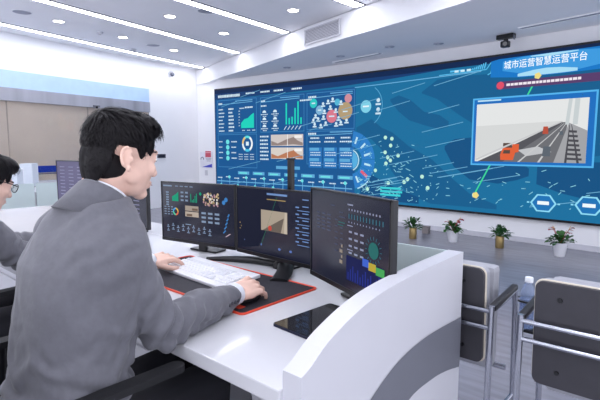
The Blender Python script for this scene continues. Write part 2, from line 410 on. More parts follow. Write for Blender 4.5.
S.band([(-1.7, .8, 1.1), (-1.4, .7, 1.1), (-1.0, .62, 1.1), (-.6, .5, 1.0), (LX1, .42, .9)], 1)
S.out('map_land_dark', '#165384', led)
S.band([(-4.5, .4, .9), (-4.1, .4, .75), (-3.8, .4, .62), (-3.4, .4, .5)], 2); S.out('map_district', '#155082', led)
# frames of the dashboard panels
for x0, z0, x1, z1 in ((-8.08, 1.58, -6.96, 2.28), (-8.08, .86, -6.96, 1.56), (-6.86, 1.58, -5.75, 2.27), (-5.69, 1.60, -4.64, 2.27), (-5.69, .97, -4.64, 1.58)):
    S.frame(x0, z0, x1, z1, .012, 2)
S.out('panel_frames', '#3f84bd', led)
for x0, z1 in ((-8.05, 2.23), (-6.84, 2.22), (-5.66, 2.22), (-5.66, 1.54)):
    S.line(x0, z1 - .045, x0 + .98, z1 - .02, .012, 3); S.rect(x0 + .5, z1 + .005, x0 + .98, z1 + .02, 3)
S.line(-8.13, .56, -4.67, .56, .018, 3); S.line(-4.64, 2.29, -2.5, 2.33, .012, 3)
for k in range(14): S.rect(-8.0 + k * .245, .47, -7.985 + k * .245, .65, 3)
S.out('panel_rules', '#6fb4e0', led)
# white text-like dashes
def trect(x0, z0, x1, z1, ly):
    zc, hh = (z0 + z1) / 2, (z1 - z0) * .34; x = x0
    while x < x1 - .004:
        w = min(rnd.uniform(.022, .04), x1 - x); S.rect(x, zc - hh, x + w, zc + hh, ly); x += w + .009
def dashes(x, z, w, hgt, n=1, dz=.1, jit=.3):
    for k in range(n):
        ww = w * (1 - jit * rnd.random()); trect(x, z - k * dz - hgt, x + ww, z - k * dz, 4)
trect(-8.05, 2.32, -7.42, 2.40, 4)
for x in (-7.25, -6.85, -6.5, -6.05): trect(x, 2.355, x + .24, 2.40, 4)
dashes(-8.04, 2.23, .12, .05); dashes(-6.83, 2.22, .12, .05); dashes(-5.65, 2.22, .22, .05); dashes(-5.65, 1.555, .2, .05)
dashes(-8.04, 2.10, .17, .035, 7, .075); dashes(-7.75, 2.11, .16, .05, 7, .075); dashes(-7.43, 2.1, .14, .03); dashes(-7.28, 2.12, .26, .045)
for k in range(6): trect(-7.46, 1.72 + k * .06, -7.42, 1.74 + k * .06, 4)
for k in range(3): trect(-7.36 + k * .14, 1.62, -7.28 + k * .14, 1.645, 4)
dashes(-6.84, 2.12, .18, .04); dashes(-5.85, 2.17, .28, .04)
for r_ in range(3):
    for c_ in range(2):
        trect(-6.84 + c_ * .28, 1.92 - r_ * .14, -6.66 + c_ * .28, 1.945 - r_ * .14, 4); S.disc(-6.75 + c_ * .28, 1.965 - r_ * .14, .05, 4, 0, 0, PI, 10); trect(-6.79 + c_ * .28, 1.885 - r_ * .14, -6.69 + c_ * .28, 1.905 - r_ * .14, 4)
for k in range(5): S.line(-6.24 + k * .09, 1.62, -6.18 + k * .09, 1.69, .014, 4)
dashes(-8.05, 1.42, .13, .03, 4, .115); dashes(-7.68, 1.42, .17, .035, 4, .115)
for r_ in range(3):
    for c_ in range(3): trect(-7.47 + c_ * .16, 1.13 - r_ * .05, -7.36 + c_ * .16, 1.15 - r_ * .05, 4)
dashes(-6.87, 1.52, .24, .045, 7, .075, .15)
for k in range(14): trect(-8.1 + k * .245, .62 + .02 * (k % 2), -7.96 + k * .245, .65 + .02 * (k % 2), 4); trect(-8.0 + k * .245, .44, -7.86 + k * .245, .475, 4)
for k in range(3): trect(-5.6 + k * .34, 1.43, -5.4 + k * .34, 1.47, 4); trect(-5.62 + k * .34, 1.365, -5.36 + k * .34, 1.40, 4)
for r_ in range(2):
    for c_ in range(3):
        for q in range(2): trect(-5.6 + c_ * .34, 1.13 - r_ * .19 + q * .045, -5.36 + c_ * .34, 1.155 - r_ * .19 + q * .045, 5)
S.out('caption_text', '#d6ebf6', led)
# cards, label boxes
for r_ in range(2):
    for c_ in range(3): S.rect(-5.64 + c_ * .34, 1.10 - r_ * .19, -5.34 + c_ * .34, 1.28 - r_ * .19, 3)
S.out('number_cards', '#2a75bd', led)
for r_ in range(2):
    for c_ in range(3): S.rect(-5.62 + c_ * .34, 1.22 - r_ * .19, -5.40 + c_ * .34, 1.275 - r_ * .19, 4)
for k in range(7): S.rect(-7.5 + k * .42, .72, -7.18 + k * .42, .785, 4)
S.rect(-6.45, .86, -5.85, .92, 4)
S.out('card_titles', '#5fa9d8', led)
for k in range(7): S.rect(-7.46 + k * .42, .735, -7.24 + k * .42, .765, 5)
for k in range(14): S.disc(-8.0 + k * .245, .655 if k % 2 else .48, .033, 5)
for r_ in range(4): S.disc(-7.79, 1.40 - r_ * .115, .05, 4)
S.out('timeline_nodes', '#6fe0e4', led)
# charts
S.band([(-7.39, 1.68, 1.78), (-7.3, 1.68, 1.86), (-7.2, 1.68, 1.88), (-7.1, 1.68, 1.95), (-7.03, 1.68, 1.98)], 5); S.out('area_chart', '#1fd3bd', led)
for k, hh in enumerate((.40, .12, .14, .30, .42, .12)): S.rect(-6.20 + k * .072, 1.72, -6.165 + k * .072, 1.72 + hh, 5)
S.out('bar_chart', '#22d8c0', led)
for k, c_ in enumerate(('#eff6fa', '#5ed9e0', '#f0c77a', '#e8f4f8', '#4cc4e8', '#f4f8fa')):
    S.disc(-7.22, 1.36, .15, 5, .105, k * PI / 3, (k + 1) * PI / 3, 10, .165); S.out('donut_segment', c_, led)
S.rect(-7.26, 1.32, -7.18, 1.40, 5); S.out('donut_centre', '#dff0fa', led)
# bubbles
for x, z, r, c_ in ((-5.53, 2.08, .085, '#2fc6c4'), (-4.83, 1.91, .15, '#b39c78'), (-5.12, 1.83, .115, '#d9798c'), (-4.77, 2.12, .075, '#cf8e9c'), (-5.39, 1.95, .085, '#7fb3d8'), (-5.0, 2.07, .06, '#56b6d8')):
    S.disc(x, z, r, 5); S.out('bubble', c_, led)
for x, z in ((-5.31, 2.06), (-5.2, 2.1), (-5.1, 2.13), (-5.15, 2.0), (-5.48, 1.86), (-5.53, 1.78), (-5.42, 1.8), (-5.3, 1.83), (-5.28, 1.93), (-5.5, 1.7), (-5.36, 1.68), (-5.25, 1.72), (-5.02, 1.7), (-4.92, 1.72), (-4.8, 1.75), (-4.97, 1.8), (-5.03, 1.94), (-4.92, 2.07)):
    S.disc(x, z, .028, 6, n=10); S.rect(x - .045, z - .055, x + .045, z - .03, 6)
for x, z, w in ((-4.83, 1.9, .05), (-5.12, 1.83, .06), (-5.53, 2.08, .04), (-5.39, 1.95, .04)): S.rect(x - w, z - .012, x + w, z + .012, 6)
S.disc(-4.17, 2.05, .035, 6, n=10); S.rect(-4.22, 1.97, -4.12, 2.0, 6); S.disc(-4.17, 1.9, .035, 6, n=10); S.rect(-4.22, 1.82, -4.12, 1.85, 6)
S.out('bubble_captions', '#cfe6f3', led)
S.disc(-4.41, 1.96, .105, 4); S.out('globe_icon', '#7fd0e8', led)
S.disc(-4.45, 1.97, .36, 3, .348, -.95, .95, 20); S.out('globe_arc', '#5aa9d4', led)
S.rect(-4.47, 1.95, -4.35, 1.975, 5); S.out('globe_text', '#eaf7fc', led)
# pair of camera pictures
for zz, a_, b_ in ((1.31, '#cfc6c4', '#93837f'), (1.06, '#d8cfc8', '#b97a5a')):
    S.rect(-6.58, zz, -5.77, zz + .22, 5); S.out('camera_picture', a_, led)
    S.band([(-6.57, zz + .01, zz + .1), (-6.4, zz + .01, zz + .05), (-6.2, zz + .02, zz + .12), (-6.0, zz + .03, zz + .17), (-5.9, zz + .02, zz + .1), (-5.78, zz + .01, zz + .06)], 6)
    S.out('picture_scene', b_, led)
    S.rect(-6.16, zz, -6.145, zz + .22, 7); S.rect(-5.98, zz + .15, -5.8, zz + .2, 7); S.out('picture_bright', '#f2eeec', led)
# fan of segments
for k in range(6):
    S.disc(-4.72, 1.06, .50, 3, .24, -1.35 + k * .47, -.9 + k * .47, 8, .50)
S.out('fan_segments', '#2f7fc8', led)
for k in range(6):
    a_ = -1.13 + k * .47; cx, cz = -4.72 + .36 * math.cos(a_), 1.06 + .36 * math.sin(a_)
    if k != 1: S.line(cx - .06 * math.cos(a_), cz - .06 * math.sin(a_), cx + .06 * math.cos(a_), cz + .06 * math.sin(a_), .035, 5)
S.disc(-4.72, 1.06, .52, 4, .50, -1.25, -.75, 8); S.disc(-4.72, 1.06, .19, 4, .17, -1.2, 1.2, 12); S.out('fan_labels', '#bfe6f5', led)
S.disc(-4.72, 1.06, .16, 3, 0, -1.4, 1.4, 12); S.out('fan_hub', '#57aee0', led)
a_ = -1.13 + .47; S.line(-4.72 + .29 * math.cos(a_), 1.06 + .29 * math.sin(a_), -4.72 + .45 * math.cos(a_), 1.06 + .45 * math.sin(a_), .05, 5); S.out('fan_red_mark', '#e0607a', led)
# comet streaks
S.mb = MB()
for k in range(64):
    x = -8.0 + 8.6 * rnd.random(); z = .45 + 1.95 * rnd.random(); l = .45 + .55 * rnd.random()
    if x < -4.6 and rnd.random() < .25: continue
    if -2.75 < x < -1.0 and .95 < z < 1.95: continue
    z2 = z + l * .20
    if z2 > LZ1 - .03: continue
    S.line(x, z, min(x + l, LX1 - .02), z2, .009, 8)
S.out('light_streaks', '#74b9de', led, .9)
# map dots and dashes
for k in range(170):
    x = -4.6 + 2.0 * abs(rnd.gauss(0, .5)); z = .42 + 1.0 * abs(rnd.gauss(0, .42))
    if z > 1.75 or x > -2.9: continue
    if rnd.random() < .5: S.line(x, z, x + .03 + .05 * rnd.random(), z + rnd.uniform(-.05, .04), .010, 7)
    else: S.rect(x, z, x + .014, z + .014, 7)
for k in range(60):
    x = -3.2 + 3.6 * rnd.random(); z = .45 + .55 * rnd.random(); S.line(x, z, x + .05 * rnd.random() + .01, z + rnd.uniform(-.04, .04), .008, 7)
S.out('map_marks', '#8fd6e6', led)
for x, z in ((-4.02, 1.44), (-3.9, 1.42), (-3.92, 1.31), (-4.02, 1.20), (-3.97, 1.12), (-4.0, 1.02), (-3.92, 1.07), (-3.6, .78), (-3.66, .73), (-3.35, .83), (-3.25, .66), (-4.35, .58), (-3.78, 1.15), (-4.2, .9), (-2.52, .60), (-3.95, .70)):
    S.disc(x, z, .032, 8, n=10)
S.out('map_dots', '#bff0dc', led)
for k in range(3): S.rect(-4.10, .60 - k * .055, -3.72 + .03 * (k % 2), .635 - k * .055, 8)
S.out('map_caption', '#3fd0d8', led)
S.line(-1.75, 2.19, -2.52, .61, .02, 8); S.out('green_route', '#3fd99a', led)
S.disc(-1.75, 2.19, .045, 12, n=5); S.disc(-2.50, .60, .05, 9, n=5); S.out('route_pins', '#f0dc84', led)
# header ornaments and the title
S.band([(-2.36, 2.23, 2.44), (-2.25, 2.22, 2.46), (-1.95, 2.19, 2.46), (-1.45, 2.19, 2.46), (-.95, 2.2, 2.46), (-.6, 2.22, 2.46), (-.5, 2.23, 2.44)], 9); S.out('title_band', '#1b78c8', led)
S.band([(-2.2, 2.30, 2.42), (-1.95, 2.24, 2.45), (-1.6, 2.2, 2.455), (-1.3, 2.22, 2.45), (-.9, 2.28, 2.42)], 10); S.out('title_glow', '#3f9be0', led)
S.band([(-2.0, 2.205, 2.24), (-1.8, 2.2, 2.27), (-1.65, 2.2, 2.28), (-1.5, 2.2, 2.27), (-1.3, 2.205, 2.24)], 11); S.band([(-1.85, 2.44, 2.45), (-1.6, 2.42, 2.456), (-1.3, 2.44, 2.45)], 11); S.out('title_shine', '#a9def6', led)
S.line(-3.12, 2.335, -2.42, 2.345, .012, 9); S.line(-2.42, 2.345, -2.36, 2.43, .012, 9); S.line(-2.40, 2.27, -2.34, 2.30, .012, 9); S.line(-2.36, 2.30, -2.30, 2.45, .012, 9)
for k in range(8): S.line(-2.66 + k * .03, 2.36, -2.64 + k * .03, 2.37 + .01 * k, .016, 9)
S.rect(-2.95, 2.36, -2.75, 2.385, 9); S.out('header_ornament', '#5cc0ee', led)
for k in range(3): S.rect(-2.88 + k * .09, 2.35, -2.82 + k * .09, 2.38, 10)
S.out('header_dots', '#cfeefa', led)
S.rect(-2.27, 2.06, -.35, 2.16, 9); S.out('alert_band', '#5a3f6c', led)
S.disc(-2.22, 2.11, .05, 10); S.out('alert_icon', '#e0506a', led)
x = -2.14
while x < -1.25:
    w = rnd.uniform(.03, .05); S.rect(x, 2.095, x + w, 2.127, 10); x += w + .008
S.out('alert_text', '#f0e6f0', led)
def text(body, size, loc, rot, m, parent, name, width=None):
    cu = bpy.data.curves.new(name, 'FONT'); cu.body = body; cu.size = size; cu.align_x = 'CENTER'; cu.align_y = 'CENTER'; cu.extrude = .0006; cu.offset = size * .004
    ob = bpy.data.objects.new(name, cu); COL.objects.link(ob)
    dg = bpy.context.evaluated_depsgraph_get(); me = bpy.data.meshes.new_from_object(ob.evaluated_get(dg)); bpy.data.objects.remove(ob)
    xs_ = [v.co.x for v in me.vertices]; w = max(xs_) - min(xs_)
    sx = (width / w) if width else 1
    me.transform(Matrix.Translation(Vector(loc)) @ rot @ Matrix.Diagonal((sx, 1, 1, 1)))
    me.materials.clear(); me.materials.append(m); o = ORG.get(parent.name, Vector()); shift(me, o)
    return link(name, me, parent)
slope = math.atan2(ybase(-1.2) - ybase(-2.17), .97)
text('\u57ce\u5e02\u8fd0\u8425\u667a\u6167\u8fd0\u8425\u5e73\u53f0', .115, ledpt(-1.69, 2.36, 16), Matrix.Rotation(slope, 4, 'Z') @ Matrix.Rotation(PI / 2, 4, 'X'), glow('#f4faff', 1.1), led, 'title_text', .98)
# road camera inset
S.rect(-2.58, 1.04, -1.08, 1.95, 9); S.out('inset_frame', '#1f6fc0', led)
S.frame(-2.59, 1.03, -1.06, 1.96, .022, 10); S.out('inset_border', '#55b4ee', led)
S.rect(-2.52, 1.91, -2.2, 1.93, 11); S.out('inset_caption', '#bfe6f8', led)
IX0, IX1, IZ0, IZ1 = -2.53, -1.15, 1.085, 1.875
def I(u, v): return (IX0 + (IX1 - IX0) * u, IZ0 + (IZ1 - IZ0) * v)
def ipoly(pts, ly):
    S.poly([I(u, v) for u, v in pts], ly)
S.rect(IX0, IZ0, IX1, IZ1, 10); S.out('picture_sky', '#e4e6e6', led)
ipoly([(0, .05), (.25, .22), (.6, .47), (.8, .62), (.8, .66), (0, .62)], 11); S.out('picture_haze', '#d6d8d8', led)
ipoly([(.2, 0), (.8, 0), (.84, .64), (.80, .64), (.55, .36)], 11); S.out('picture_road', '#6e6f74', led)
ipoly([(.03, 0), (.28, 0), (.80, .63), (.79, .65), (.3, .22)], 12); S.out('picture_verge', '#56565c', led)
ipoly([(0, .04), (.02, .02), (.8, .645), (.79, .66)], 13); ipoly([(.42, 0), (.44, 0), (.815, .62), (.81, .62)], 13); ipoly([(.6, 0), (.62, 0), (.83, .62), (.825, .62)], 13); S.out('picture_lines', '#c9cacc', led)
ipoly([(.74, 0), (1, 0), (1, .5), (.85, .63)], 12); S.out('picture_far_lane', '#a3a4a8', led)
for k in range(7):
    a0 = k / 7; ipoly([(.85 + .0 * a0, .05 + .5 * a0), (.97 - .06 * a0, .04 + .5 * a0), (.97 - .06 * a0, .075 + .5 * a0), (.85, .085 + .5 * a0)], 13)
ipoly([(.83, 0), (.85, 0), (.86, .6), (.855, .6)], 13); ipoly([(.93, 0), (.95, 0), (.875, .6), (.87, .6)], 13); S.out('picture_railing', '#4c4c52', led)
ipoly([(.82, .6), (.85, .6), (.87, 1), (.84, 1)], 13); ipoly([(.88, .6), (.92, .6), (.93, 1), (.89, 1)], 13); S.out('picture_tower', '#c8d0d2', led)
ipoly([(.50, .1), (.72, .17), (.6, .26), (.42, .2)], 13); S.out('picture_spray', '#c2c4c8', led)
ipoly([(.26, .03), (.38, .03), (.40, .17), (.36, .24), (.28, .24), (.255, .12)], 15); ipoly([(.36, .14), (.43, .17), (.43, .3), (.37, .3)], 15); S.out('picture_truck', '#e0623a', led)
ipoly([(.28, .24), (.36, .24), (.37, .32), (.28, .32)], 15); ipoly([(.28, .14), (.35, .14), (.35, .2), (.29, .2)], 16); S.out('picture_truck_cab', '#5b4a42', led)
ipoly([(.635, .46), (.685, .46), (.68, .58), (.64, .58)], 15); S.out('picture_far_truck', '#b9523f', led)
ipoly([(.64, .1), (.71, .1), (.71, .26), (.65, .26)], 15); ipoly([(.775, .44), (.81, .44), (.805, .5), (.78, .5)], 15); S.out('picture_cars', '#5d6670', led)
# hexagon buttons
for x, z in ((-1.60, .56), (-1.08, .57), (-.55, .57)):
    S.disc(x, z, .16, 9, 0, 0, 2 * PI, 6, .13); S.out('hex_button', '#2274b8', led)
    S.disc(x, z, .16, 10, .135, 0, 2 * PI, 6, .13); S.rect(x - .20, z - .01, x - .17, z + .01, 10); S.rect(x + .17, z - .01, x + .2, z + .01, 10); S.out('hex_rim', '#8fdcf6', led)
    S.rect(x - .07, z - .02, x + .07, z + .025, 11); S.out('hex_text', '#f2fbff', led)

# ------------------------------------------------------------------ control desk
DZ = .74
desk = thing('control_desk', 'long glossy white control desk with curved white end panel and grey swoosh', 'desk', (-2.6, 1.1, 0))
NY, FY = .70, 1.55          # near and far edges of the worktop
XI, XO = -.675, -.62        # inner and outer face of the end panel
h = MB(); h.box(((-4.6 + XI) / 2, (NY + FY) / 2, DZ - .02), (XI + 4.6, FY - NY, .04), bev=.004); top = h.build('worktop', GLOSSW, desk)
prof = spline([(NY + .01, .785), (.74, .797), (.82, .842), (.98, .888), (1.2, .907), (1.56, .914)], 6)
h = MB(); pts = [(XI, p.x, p.y) for p in prof] + [(XI, 1.56, 0), (XI, NY + .01, 0)]
h.prism(pts, (XO - XI, 0, 0)); ep = h.build('end_panel', SATINW, desk)
up_ = spline([(.80, .50), (.90, .575), (.98, .621), (1.12, .674), (1.30, .694), (1.56, .683)], 5)
lo_ = spline([(.95, .38), (1.05, .455), (1.187, .532), (1.34, .538), (1.45, .525), (1.56, .500)], 5)
h = MB(); n_ = len(up_)
h.add([(XO + .0015, p.x, p.y) for p in up_] + [(XO + .0015, p.x, p.y) for p in lo_], [(i, i + 1, n_ + i + 1, n_ + i) for i in range(n_ - 1)])
h.build('swoosh_band', GREYLAM, ep)
h = MB(); h.box(((-1.36 + XI) / 2, 1.575, .80), (XI + 1.36 + .05, .012, .215), bev=.002); h.build('front_screen', FROST, desk)
h = MB(); h.box((-3.0, 1.675, DZ - .02), (3.2, .25, .04), bev=.004); h.build('rear_ledge', GLOSSW, desk)
h = MB(); h.box(((-4.6 + XI) / 2, 1.56, .35), (XI + 4.6 + .05, .02, .70)); h.build('modesty_panel', SATINW, desk)
for x in (-.865, -1.78, -3.30):
    h = MB(); h.box((x, 1.21, .35), (.36, .50, .695), bev=.004); pd = h.build('pedestal', SATINW, desk)
    for k in range(3): MB().box((x, .955, .13 + k * .225), (.34, .016, .21), bev=.003).build('drawer_front', SATINW, pd)
for x in (-4.5,):
    MB().box((x, 1.12, .35), (.04, .8, .70)).build('end_leg', SATINW, desk)

# ------------------------------------------------------------------ monitors
SCRM = mat('monitor screen glass', '#10111c', .22, var=.15, scale=3, emit='#1b1f33', strength=.55, spec=.6)
MW, MH = .505, .312
def make_monitor(label, loc, yaw, gfx, lift=.045, foot='flat', w=MW, hh=MH, tone=None):
    t = thing('computer_monitor', label, 'monitor', (0, 0, 0), 'desk monitors')
    z0, z1 = lift, lift + hh
    MB().box((0, .012, (z0 + z1) / 2), (w, .022, hh), bev=.004).build('housing', DARKP, t)
    MB().box((0, .03, (z0 + z1) / 2), (w * .6, .03, hh * .55), bev=.01).build('rear_cover', DARKP, t)
    f = MB()
    for s_ in (-1, 1): f.box((s_ * (w / 2 - .003), -.001, (z0 + z1) / 2), (.006, .006, hh)); 
    f.box((0, -.001, z1 - .003), (w, .006, .006)); f.box((0, -.0015, z0 + .008), (w, .007, .016)); f.build('bezel', BLACKP, t)
    sc = MB().box((0, 0, (z0 + z1) / 2 + .005), (w - .012, .003, hh - .022)).build('screen', tone or SCRM, t)
    def pt(u, v, ly): return Vector(((u - .5) * (w - .014), -.0022 - .00035 * ly, z0 + .018 + v * (hh - .026)))
    if gfx: gfx(Scr(pt, 9), sc)
    MB().box((0, .04, z0 + .06), (.05, .016, .15 + lift), bev=.004).build('stand_neck', BLACKP, t)
    if foot == 'flat':
        MB().box((0, .075, .006), (.18, .08, .010), bev=.004).build('stand_base', BLACKP, t)
    else:
        for k, (tx, ty) in enumerate(((-.36, -.10), (.155, -.115))):
            p, q = Vector((0, .06, .018)), Vector((tx, ty, .006)); mid = (p + q) / 2 + Vector((0, .045, .008))
            path = [p.lerp(mid, s_ / 6).lerp(mid.lerp(q, s_ / 6), s_ / 6) for s_ in range(7)]
            rings = []
            for i, c in enumerate(path):
                d_ = (path[min(i + 1, 6)] - path[max(i - 1, 0)]).normalized(); n = Vector((-d_.y, d_.x, 0)).normalized()
                ww = (.036 - .022 * i / 6) if k == 0 else (.032 + .006 * i / 6); tt = .020 - .010 * i / 6
                rings.append([c + n * (ww * math.cos(a)) + Vector((0, 0, max(-c.z + .001, tt * math.sin(a)))) for a in [2 * PI * j / 14 for j in range(14)]])
            MB().loft(rings).build('stand_foot', BLACKP, t)
        MB().lathe([(.045, .001), (.045, .02), (.03, .032)], (0, .055, 0), 20).build('stand_base', BLACKP, t)
    t.location = loc; t.rotation_euler = (0, 0, yaw)
    return t
def gfx_dash(S, p):
    S.rect(.02, .94, .15, .965, 1)
    for k in range(4): S.rect(.2 + k * .07, .945, .245 + k * .07, .96, 1)
    for k in range(6): S.rect(.06, .82 - k * .045, .10, .845 - k * .045, 1)
    for k in range(4):
        for q in range(3): S.rect(.03 + q * .05, .56 - k * .045, .06 + q * .05, .575 - k * .045, 1)
    for r_ in range(3):
        for c_ in range(2): S.rect(.28 + c_ * .065, .83 - r_ * .07, .32 + c_ * .065, .86 - r_ * .07, 1)
    for r_ in range(3):
        for c_ in range(3): S.rect(.57 + c_ * .09, .49 - r_ * .075, .63 + c_ * .09, .525 - r_ * .075, 1)
    for r_ in range(2):
        for c_ in range(9): S.rect(.06 + c_ * .075, .19 - r_ * .07 + .03 * (c_ % 2), .10 + c_ * .075, .205 - r_ * .07 + .03 * (c_ % 2), 1); S.disc(.08 + c_ * .075, .225 - r_ * .07 + .03 * (c_ % 2), .009, 1, n=8, rz=.016)
    S.rect(.34, .27, .42, .285, 1)
    S.out('screen_text', '#8295b0', p)
    S.band([(.15, .68, .76), (.2, .68, .80), (.245, .68, .85)], 1)
    for k, q in enumerate((.15, .04, .06, .12, .16)): S.rect(.42 + k * .02, .68, .431 + k * .02, .68 + q, 1)
    S.disc(.56, .84, .016, 1, n=12, rz=.028)
    S.out('screen_charts', '#1f9a78', p)
    for k, c_ in enumerate(('#e0b44a', '#4aa0e0', '#58c8a0', '#e07058')): S.disc(.20, .49, .042, 1, .025, k * PI / 2, (k + 1) * PI / 2, 8, .07); S.out('donut_segment', c_, p)
    r = random.Random(2)
    for c_ in ('#c8b08a', '#d8d4d0', '#b08a94', '#8a7a5c'):
        for k in range(16): S.disc(.60 + .20 * r.random(), .65 + .21 * r.random(), .011, 1 + r.random(), n=8, rz=.02)
        S.out('bubble_cluster', c_, p)
    for k, c_ in ((0, '#b7a99c'), (1, '#a4978c')):
        S.rect(.34, .42 + .105 * k, .53, .51 + .105 * k, 1); S.out('camera_picture', c_, p)
        S.rect(.36 + .08 * k, .43 + .105 * k, .44 + .08 * k, .47 + .105 * k, 2); S.out('picture_scene', '#6f5c50', p)
    for k in range(2): S.disc(.87 + k * .03, .72 + k * .05, .022, 1, n=12, rz=.038)
    for k in range(5): S.line(.86 + k * .015, .20 + k * .07, .89 + k * .012, .25 + k * .07, .016, 1)
    S.out('map_icons', '#3f7fc0', p)
    S.line(.89, .14, .95, .20, .012, 1); S.out('bright_mark', '#c8b4c0', p)
def gfx_map(S, p):
    S.poly([(.0, .0), (.3, .1), (.45, .5), (.6, .7), (.5, 1), (.0, 1)], .5); S.out('map_land', '#181c30', p)
    S.rect(.42, .925, .68, .955, 1)
    for k in range(6): S.rect(.78, .78 - k * .1, .82, .80 - k * .1, 1); S.rect(.86, .80 - k * .1, .93, .815 - k * .1, 1); S.rect(.80, .74 - k * .1, .94, .75 - k * .1, 1)
    S.rect(.86, .9, .93, .915, 1); S.out('screen_text', '#6f8fc4', p)
    S.rect(.42, .85, .66, .865, 1); S.rect(.03, .42, .045, .44, 1); S.rect(.05, .37, .06, .39, 1); S.rect(.03, .33, .045, .345, 1); S.out('gold_line', '#a08a5c', p)
    S.rect(.34, .37, .68, .69, 1); S.out('camera_picture', '#a99c8c', p)
    S.poly([(.36, .37), (.6, .37), (.64, .6), (.6, .57)], 2); S.out('picture_road', '#6a6058', p)
    S.poly([(.64, .37), (.68, .37), (.68, .69), (.65, .69)], 2); S.out('picture_tower', '#c0b4a4', p)
    S.disc(.46, .42, .025, 3, n=10, rz=.04); S.out('picture_truck', '#c0483c', p)
    S.line(.55, .9, .34, .14, .004, 1); S.out('green_route', '#2a7a5c', p)
    S.disc(.34, .14, .01, 1, n=8, rz=.018); S.disc(.1, .16, .006, 1, n=8, rz=.01); S.disc(.58, .12, .018, 1, n=6, rz=.02); S.disc(.72, .12, .018, 1, n=6, rz=.02); S.out('map_pins', '#5f78b8', p)
    S.rect(.95, .5, .985, .56, 1); S.out('bright_mark', '#c8b090', p)
def gfx_side(S, p):
    for k in range(5):
        for q in range(3): S.rect(.09 + q * .08, .56 + k * .045 - .0, .14 + q * .08, .573 + k * .045, 1)
    S.rect(.30, .86, .36, .87, 1); S.rect(.42, .8, .47, .81, 1); S.rect(.42, .75, .50, .76, 1)
    for k in range(6): S.rect(.36, .36 + .07 * k, .40, .37 + .07 * k, 1); S.rect(.44, .33 + .06 * k, .47, .34 + .06 * k, 1)
    S.out('faint_text', '#4c546c', p)
    S.rect(.53, .90, .60, .915, 1)
    for k in range(11): S.rect(.545 + k * .035, .845, .558 + k * .035, .865, 1); S.rect(.545 + k * .035, .715, .555 + k * .035, .73, 1)
    for k in range(4):
        for q in range(3): S.rect(.55 + q * .07, .61 - k * .075, .59 + q * .07, .63 - k * .075, 1)
    S.rect(.53, .68, .6, .69, 1); S.rect(.53, .42, .6, .43, 1)
    for k in range(8): S.line(.80, .2, .8, .2, .001, 1)
    S.out('screen_text', '#8f94ae', p)
    S.disc(.84, .50, .055, 1, n=16, rz=.085); S.rect(.41, .69, .5, .70, 1); S.rect(.4, .66, .48, .668, 1); S.out('teal_blob', '#2a6a68', p)
    for k in range(16):
        a = 2 * PI * k / 16; S.line(.84 + .068 * math.cos(a), .50 + .105 * math.sin(a), .84 + .09 * math.cos(a), .50 + .14 * math.sin(a), .006, 1)
    for k in range(12): S.rect(.545 + k * .035, .76, .555 + k * .035, .81, 1)
    S.out('teal_rays', '#3a6f80', p)
    S.rect(.52, .09, .95, .36, .5); S.out('bar_ground', '#1b2050', p)
    for k in range(14): S.rect(.54 + k * .03, .1, .552 + k * .03, .18 + .1 * ((k * 7) % 5) / 5, 1)
    S.out('blue_bars', '#26348c', p)
    S.rect(.72, .31, .79, .39, 2); S.out('blue_tile', '#3f62c8', p)
    S.rect(.79, .29, .87, .37, 2); S.out('yellow_tile', '#b8a43c', p)
    S.rect(.87, .27, .96, .35, 2); S.out('green_tile', '#48a458', p)
    for k in range(4): S.rect(.43 + .02 * (k % 2), .24 + .06 * k, .47, .28 + .06 * k, 1)
    S.out('tan_tiles', '#94887c', p)
def gfx_list(S, p):
    for k in range(9):
        for q in range(4): S.rect(.08 + q * .22, .86 - k * .085, .2 + q * .22, .88 - k * .085, 1)
    S.out('screen_text', '#8a8aa8', p)
make_monitor('black monitor showing a bright dashboard, leftmost of the operator in front', (-1.925, 1.405, DZ), math.radians(9), gfx_dash)
make_monitor('black monitor with road picture at its centre, on a curved black foot', (-1.405, 1.425, DZ), math.radians(-3), gfx_map, foot='vee')
make_monitor('black monitor angled beside the white end panel, showing coloured tiles', (-.905, 1.262, DZ), math.radians(-23), gfx_side, hh=.337)
LILAC = mat('monitor seen at grazing angle', '#3a3850', .25, var=.1, emit='#585470', strength=.6)
make_monitor('dark monitor whose edge shows just past the operator\'s chin', (-2.73, 1.44, DZ), math.radians(4), gfx_list)
make_monitor('purple grey monitor peeking out behind the operator\'s collar', (-3.32, 1.42, DZ), math.radians(8), gfx_list, lift=.13, tone=LILAC)

t = thing('mounting_post', 'black upright post behind the middle monitor, against the video wall', 'post', (-1.381, 1.512, DZ))
MB().box((-1.381, 1.512, DZ + .24), (.026, .022, .48), bev=.004).build('post', BLACKP, t)
MB().box((-1.381, 1.512, DZ + .005), (.08, .06, .010), bev=.003).build('base_plate', BLACKP, t)
MB().box((-1.381, 1.512, DZ + .483), (.032, .028, .008), bev=.002).build('end_cap', DARKP, t)

# ------------------------------------------------------------------ things on the desk
def rrect(cx, cy, w, d, r, z, n=5, rot=0.):
    out = []
    for sx, sy, a0 in ((1, 1, 0), (-1, 1, PI / 2), (-1, -1, PI), (1, -1, 3 * PI / 2)):
        for i in range(n + 1):
            a = a0 + PI / 2 * i / n; x = sx * (w / 2 - r) + r * math.cos(a); y = sy * (d / 2 - r) + r * math.sin(a)
            out.append(Vector((cx + x * math.cos(rot) - y * math.sin(rot), cy + x * math.sin(rot) + y * math.cos(rot), z)))
    return out
RED = mat('orange red stitching', '#e0482e', .5, var=.08)
MATB = mat('charcoal mouse mat cloth', '#2b2a33', .7, var=.12, scale=40, bump=.1, bscale=700)
t = thing('desk_mat', 'large charcoal desk mat with orange red stitched edge', 'desk mat', (-1.49, 1.147, DZ))
MX, MY = -1.49, 1.147
h = MB(); h.prism(rrect(MX, MY, .80, .372, .014, DZ + .0004), (0, 0, .003)); pad = h.build('pad', MATB, t)
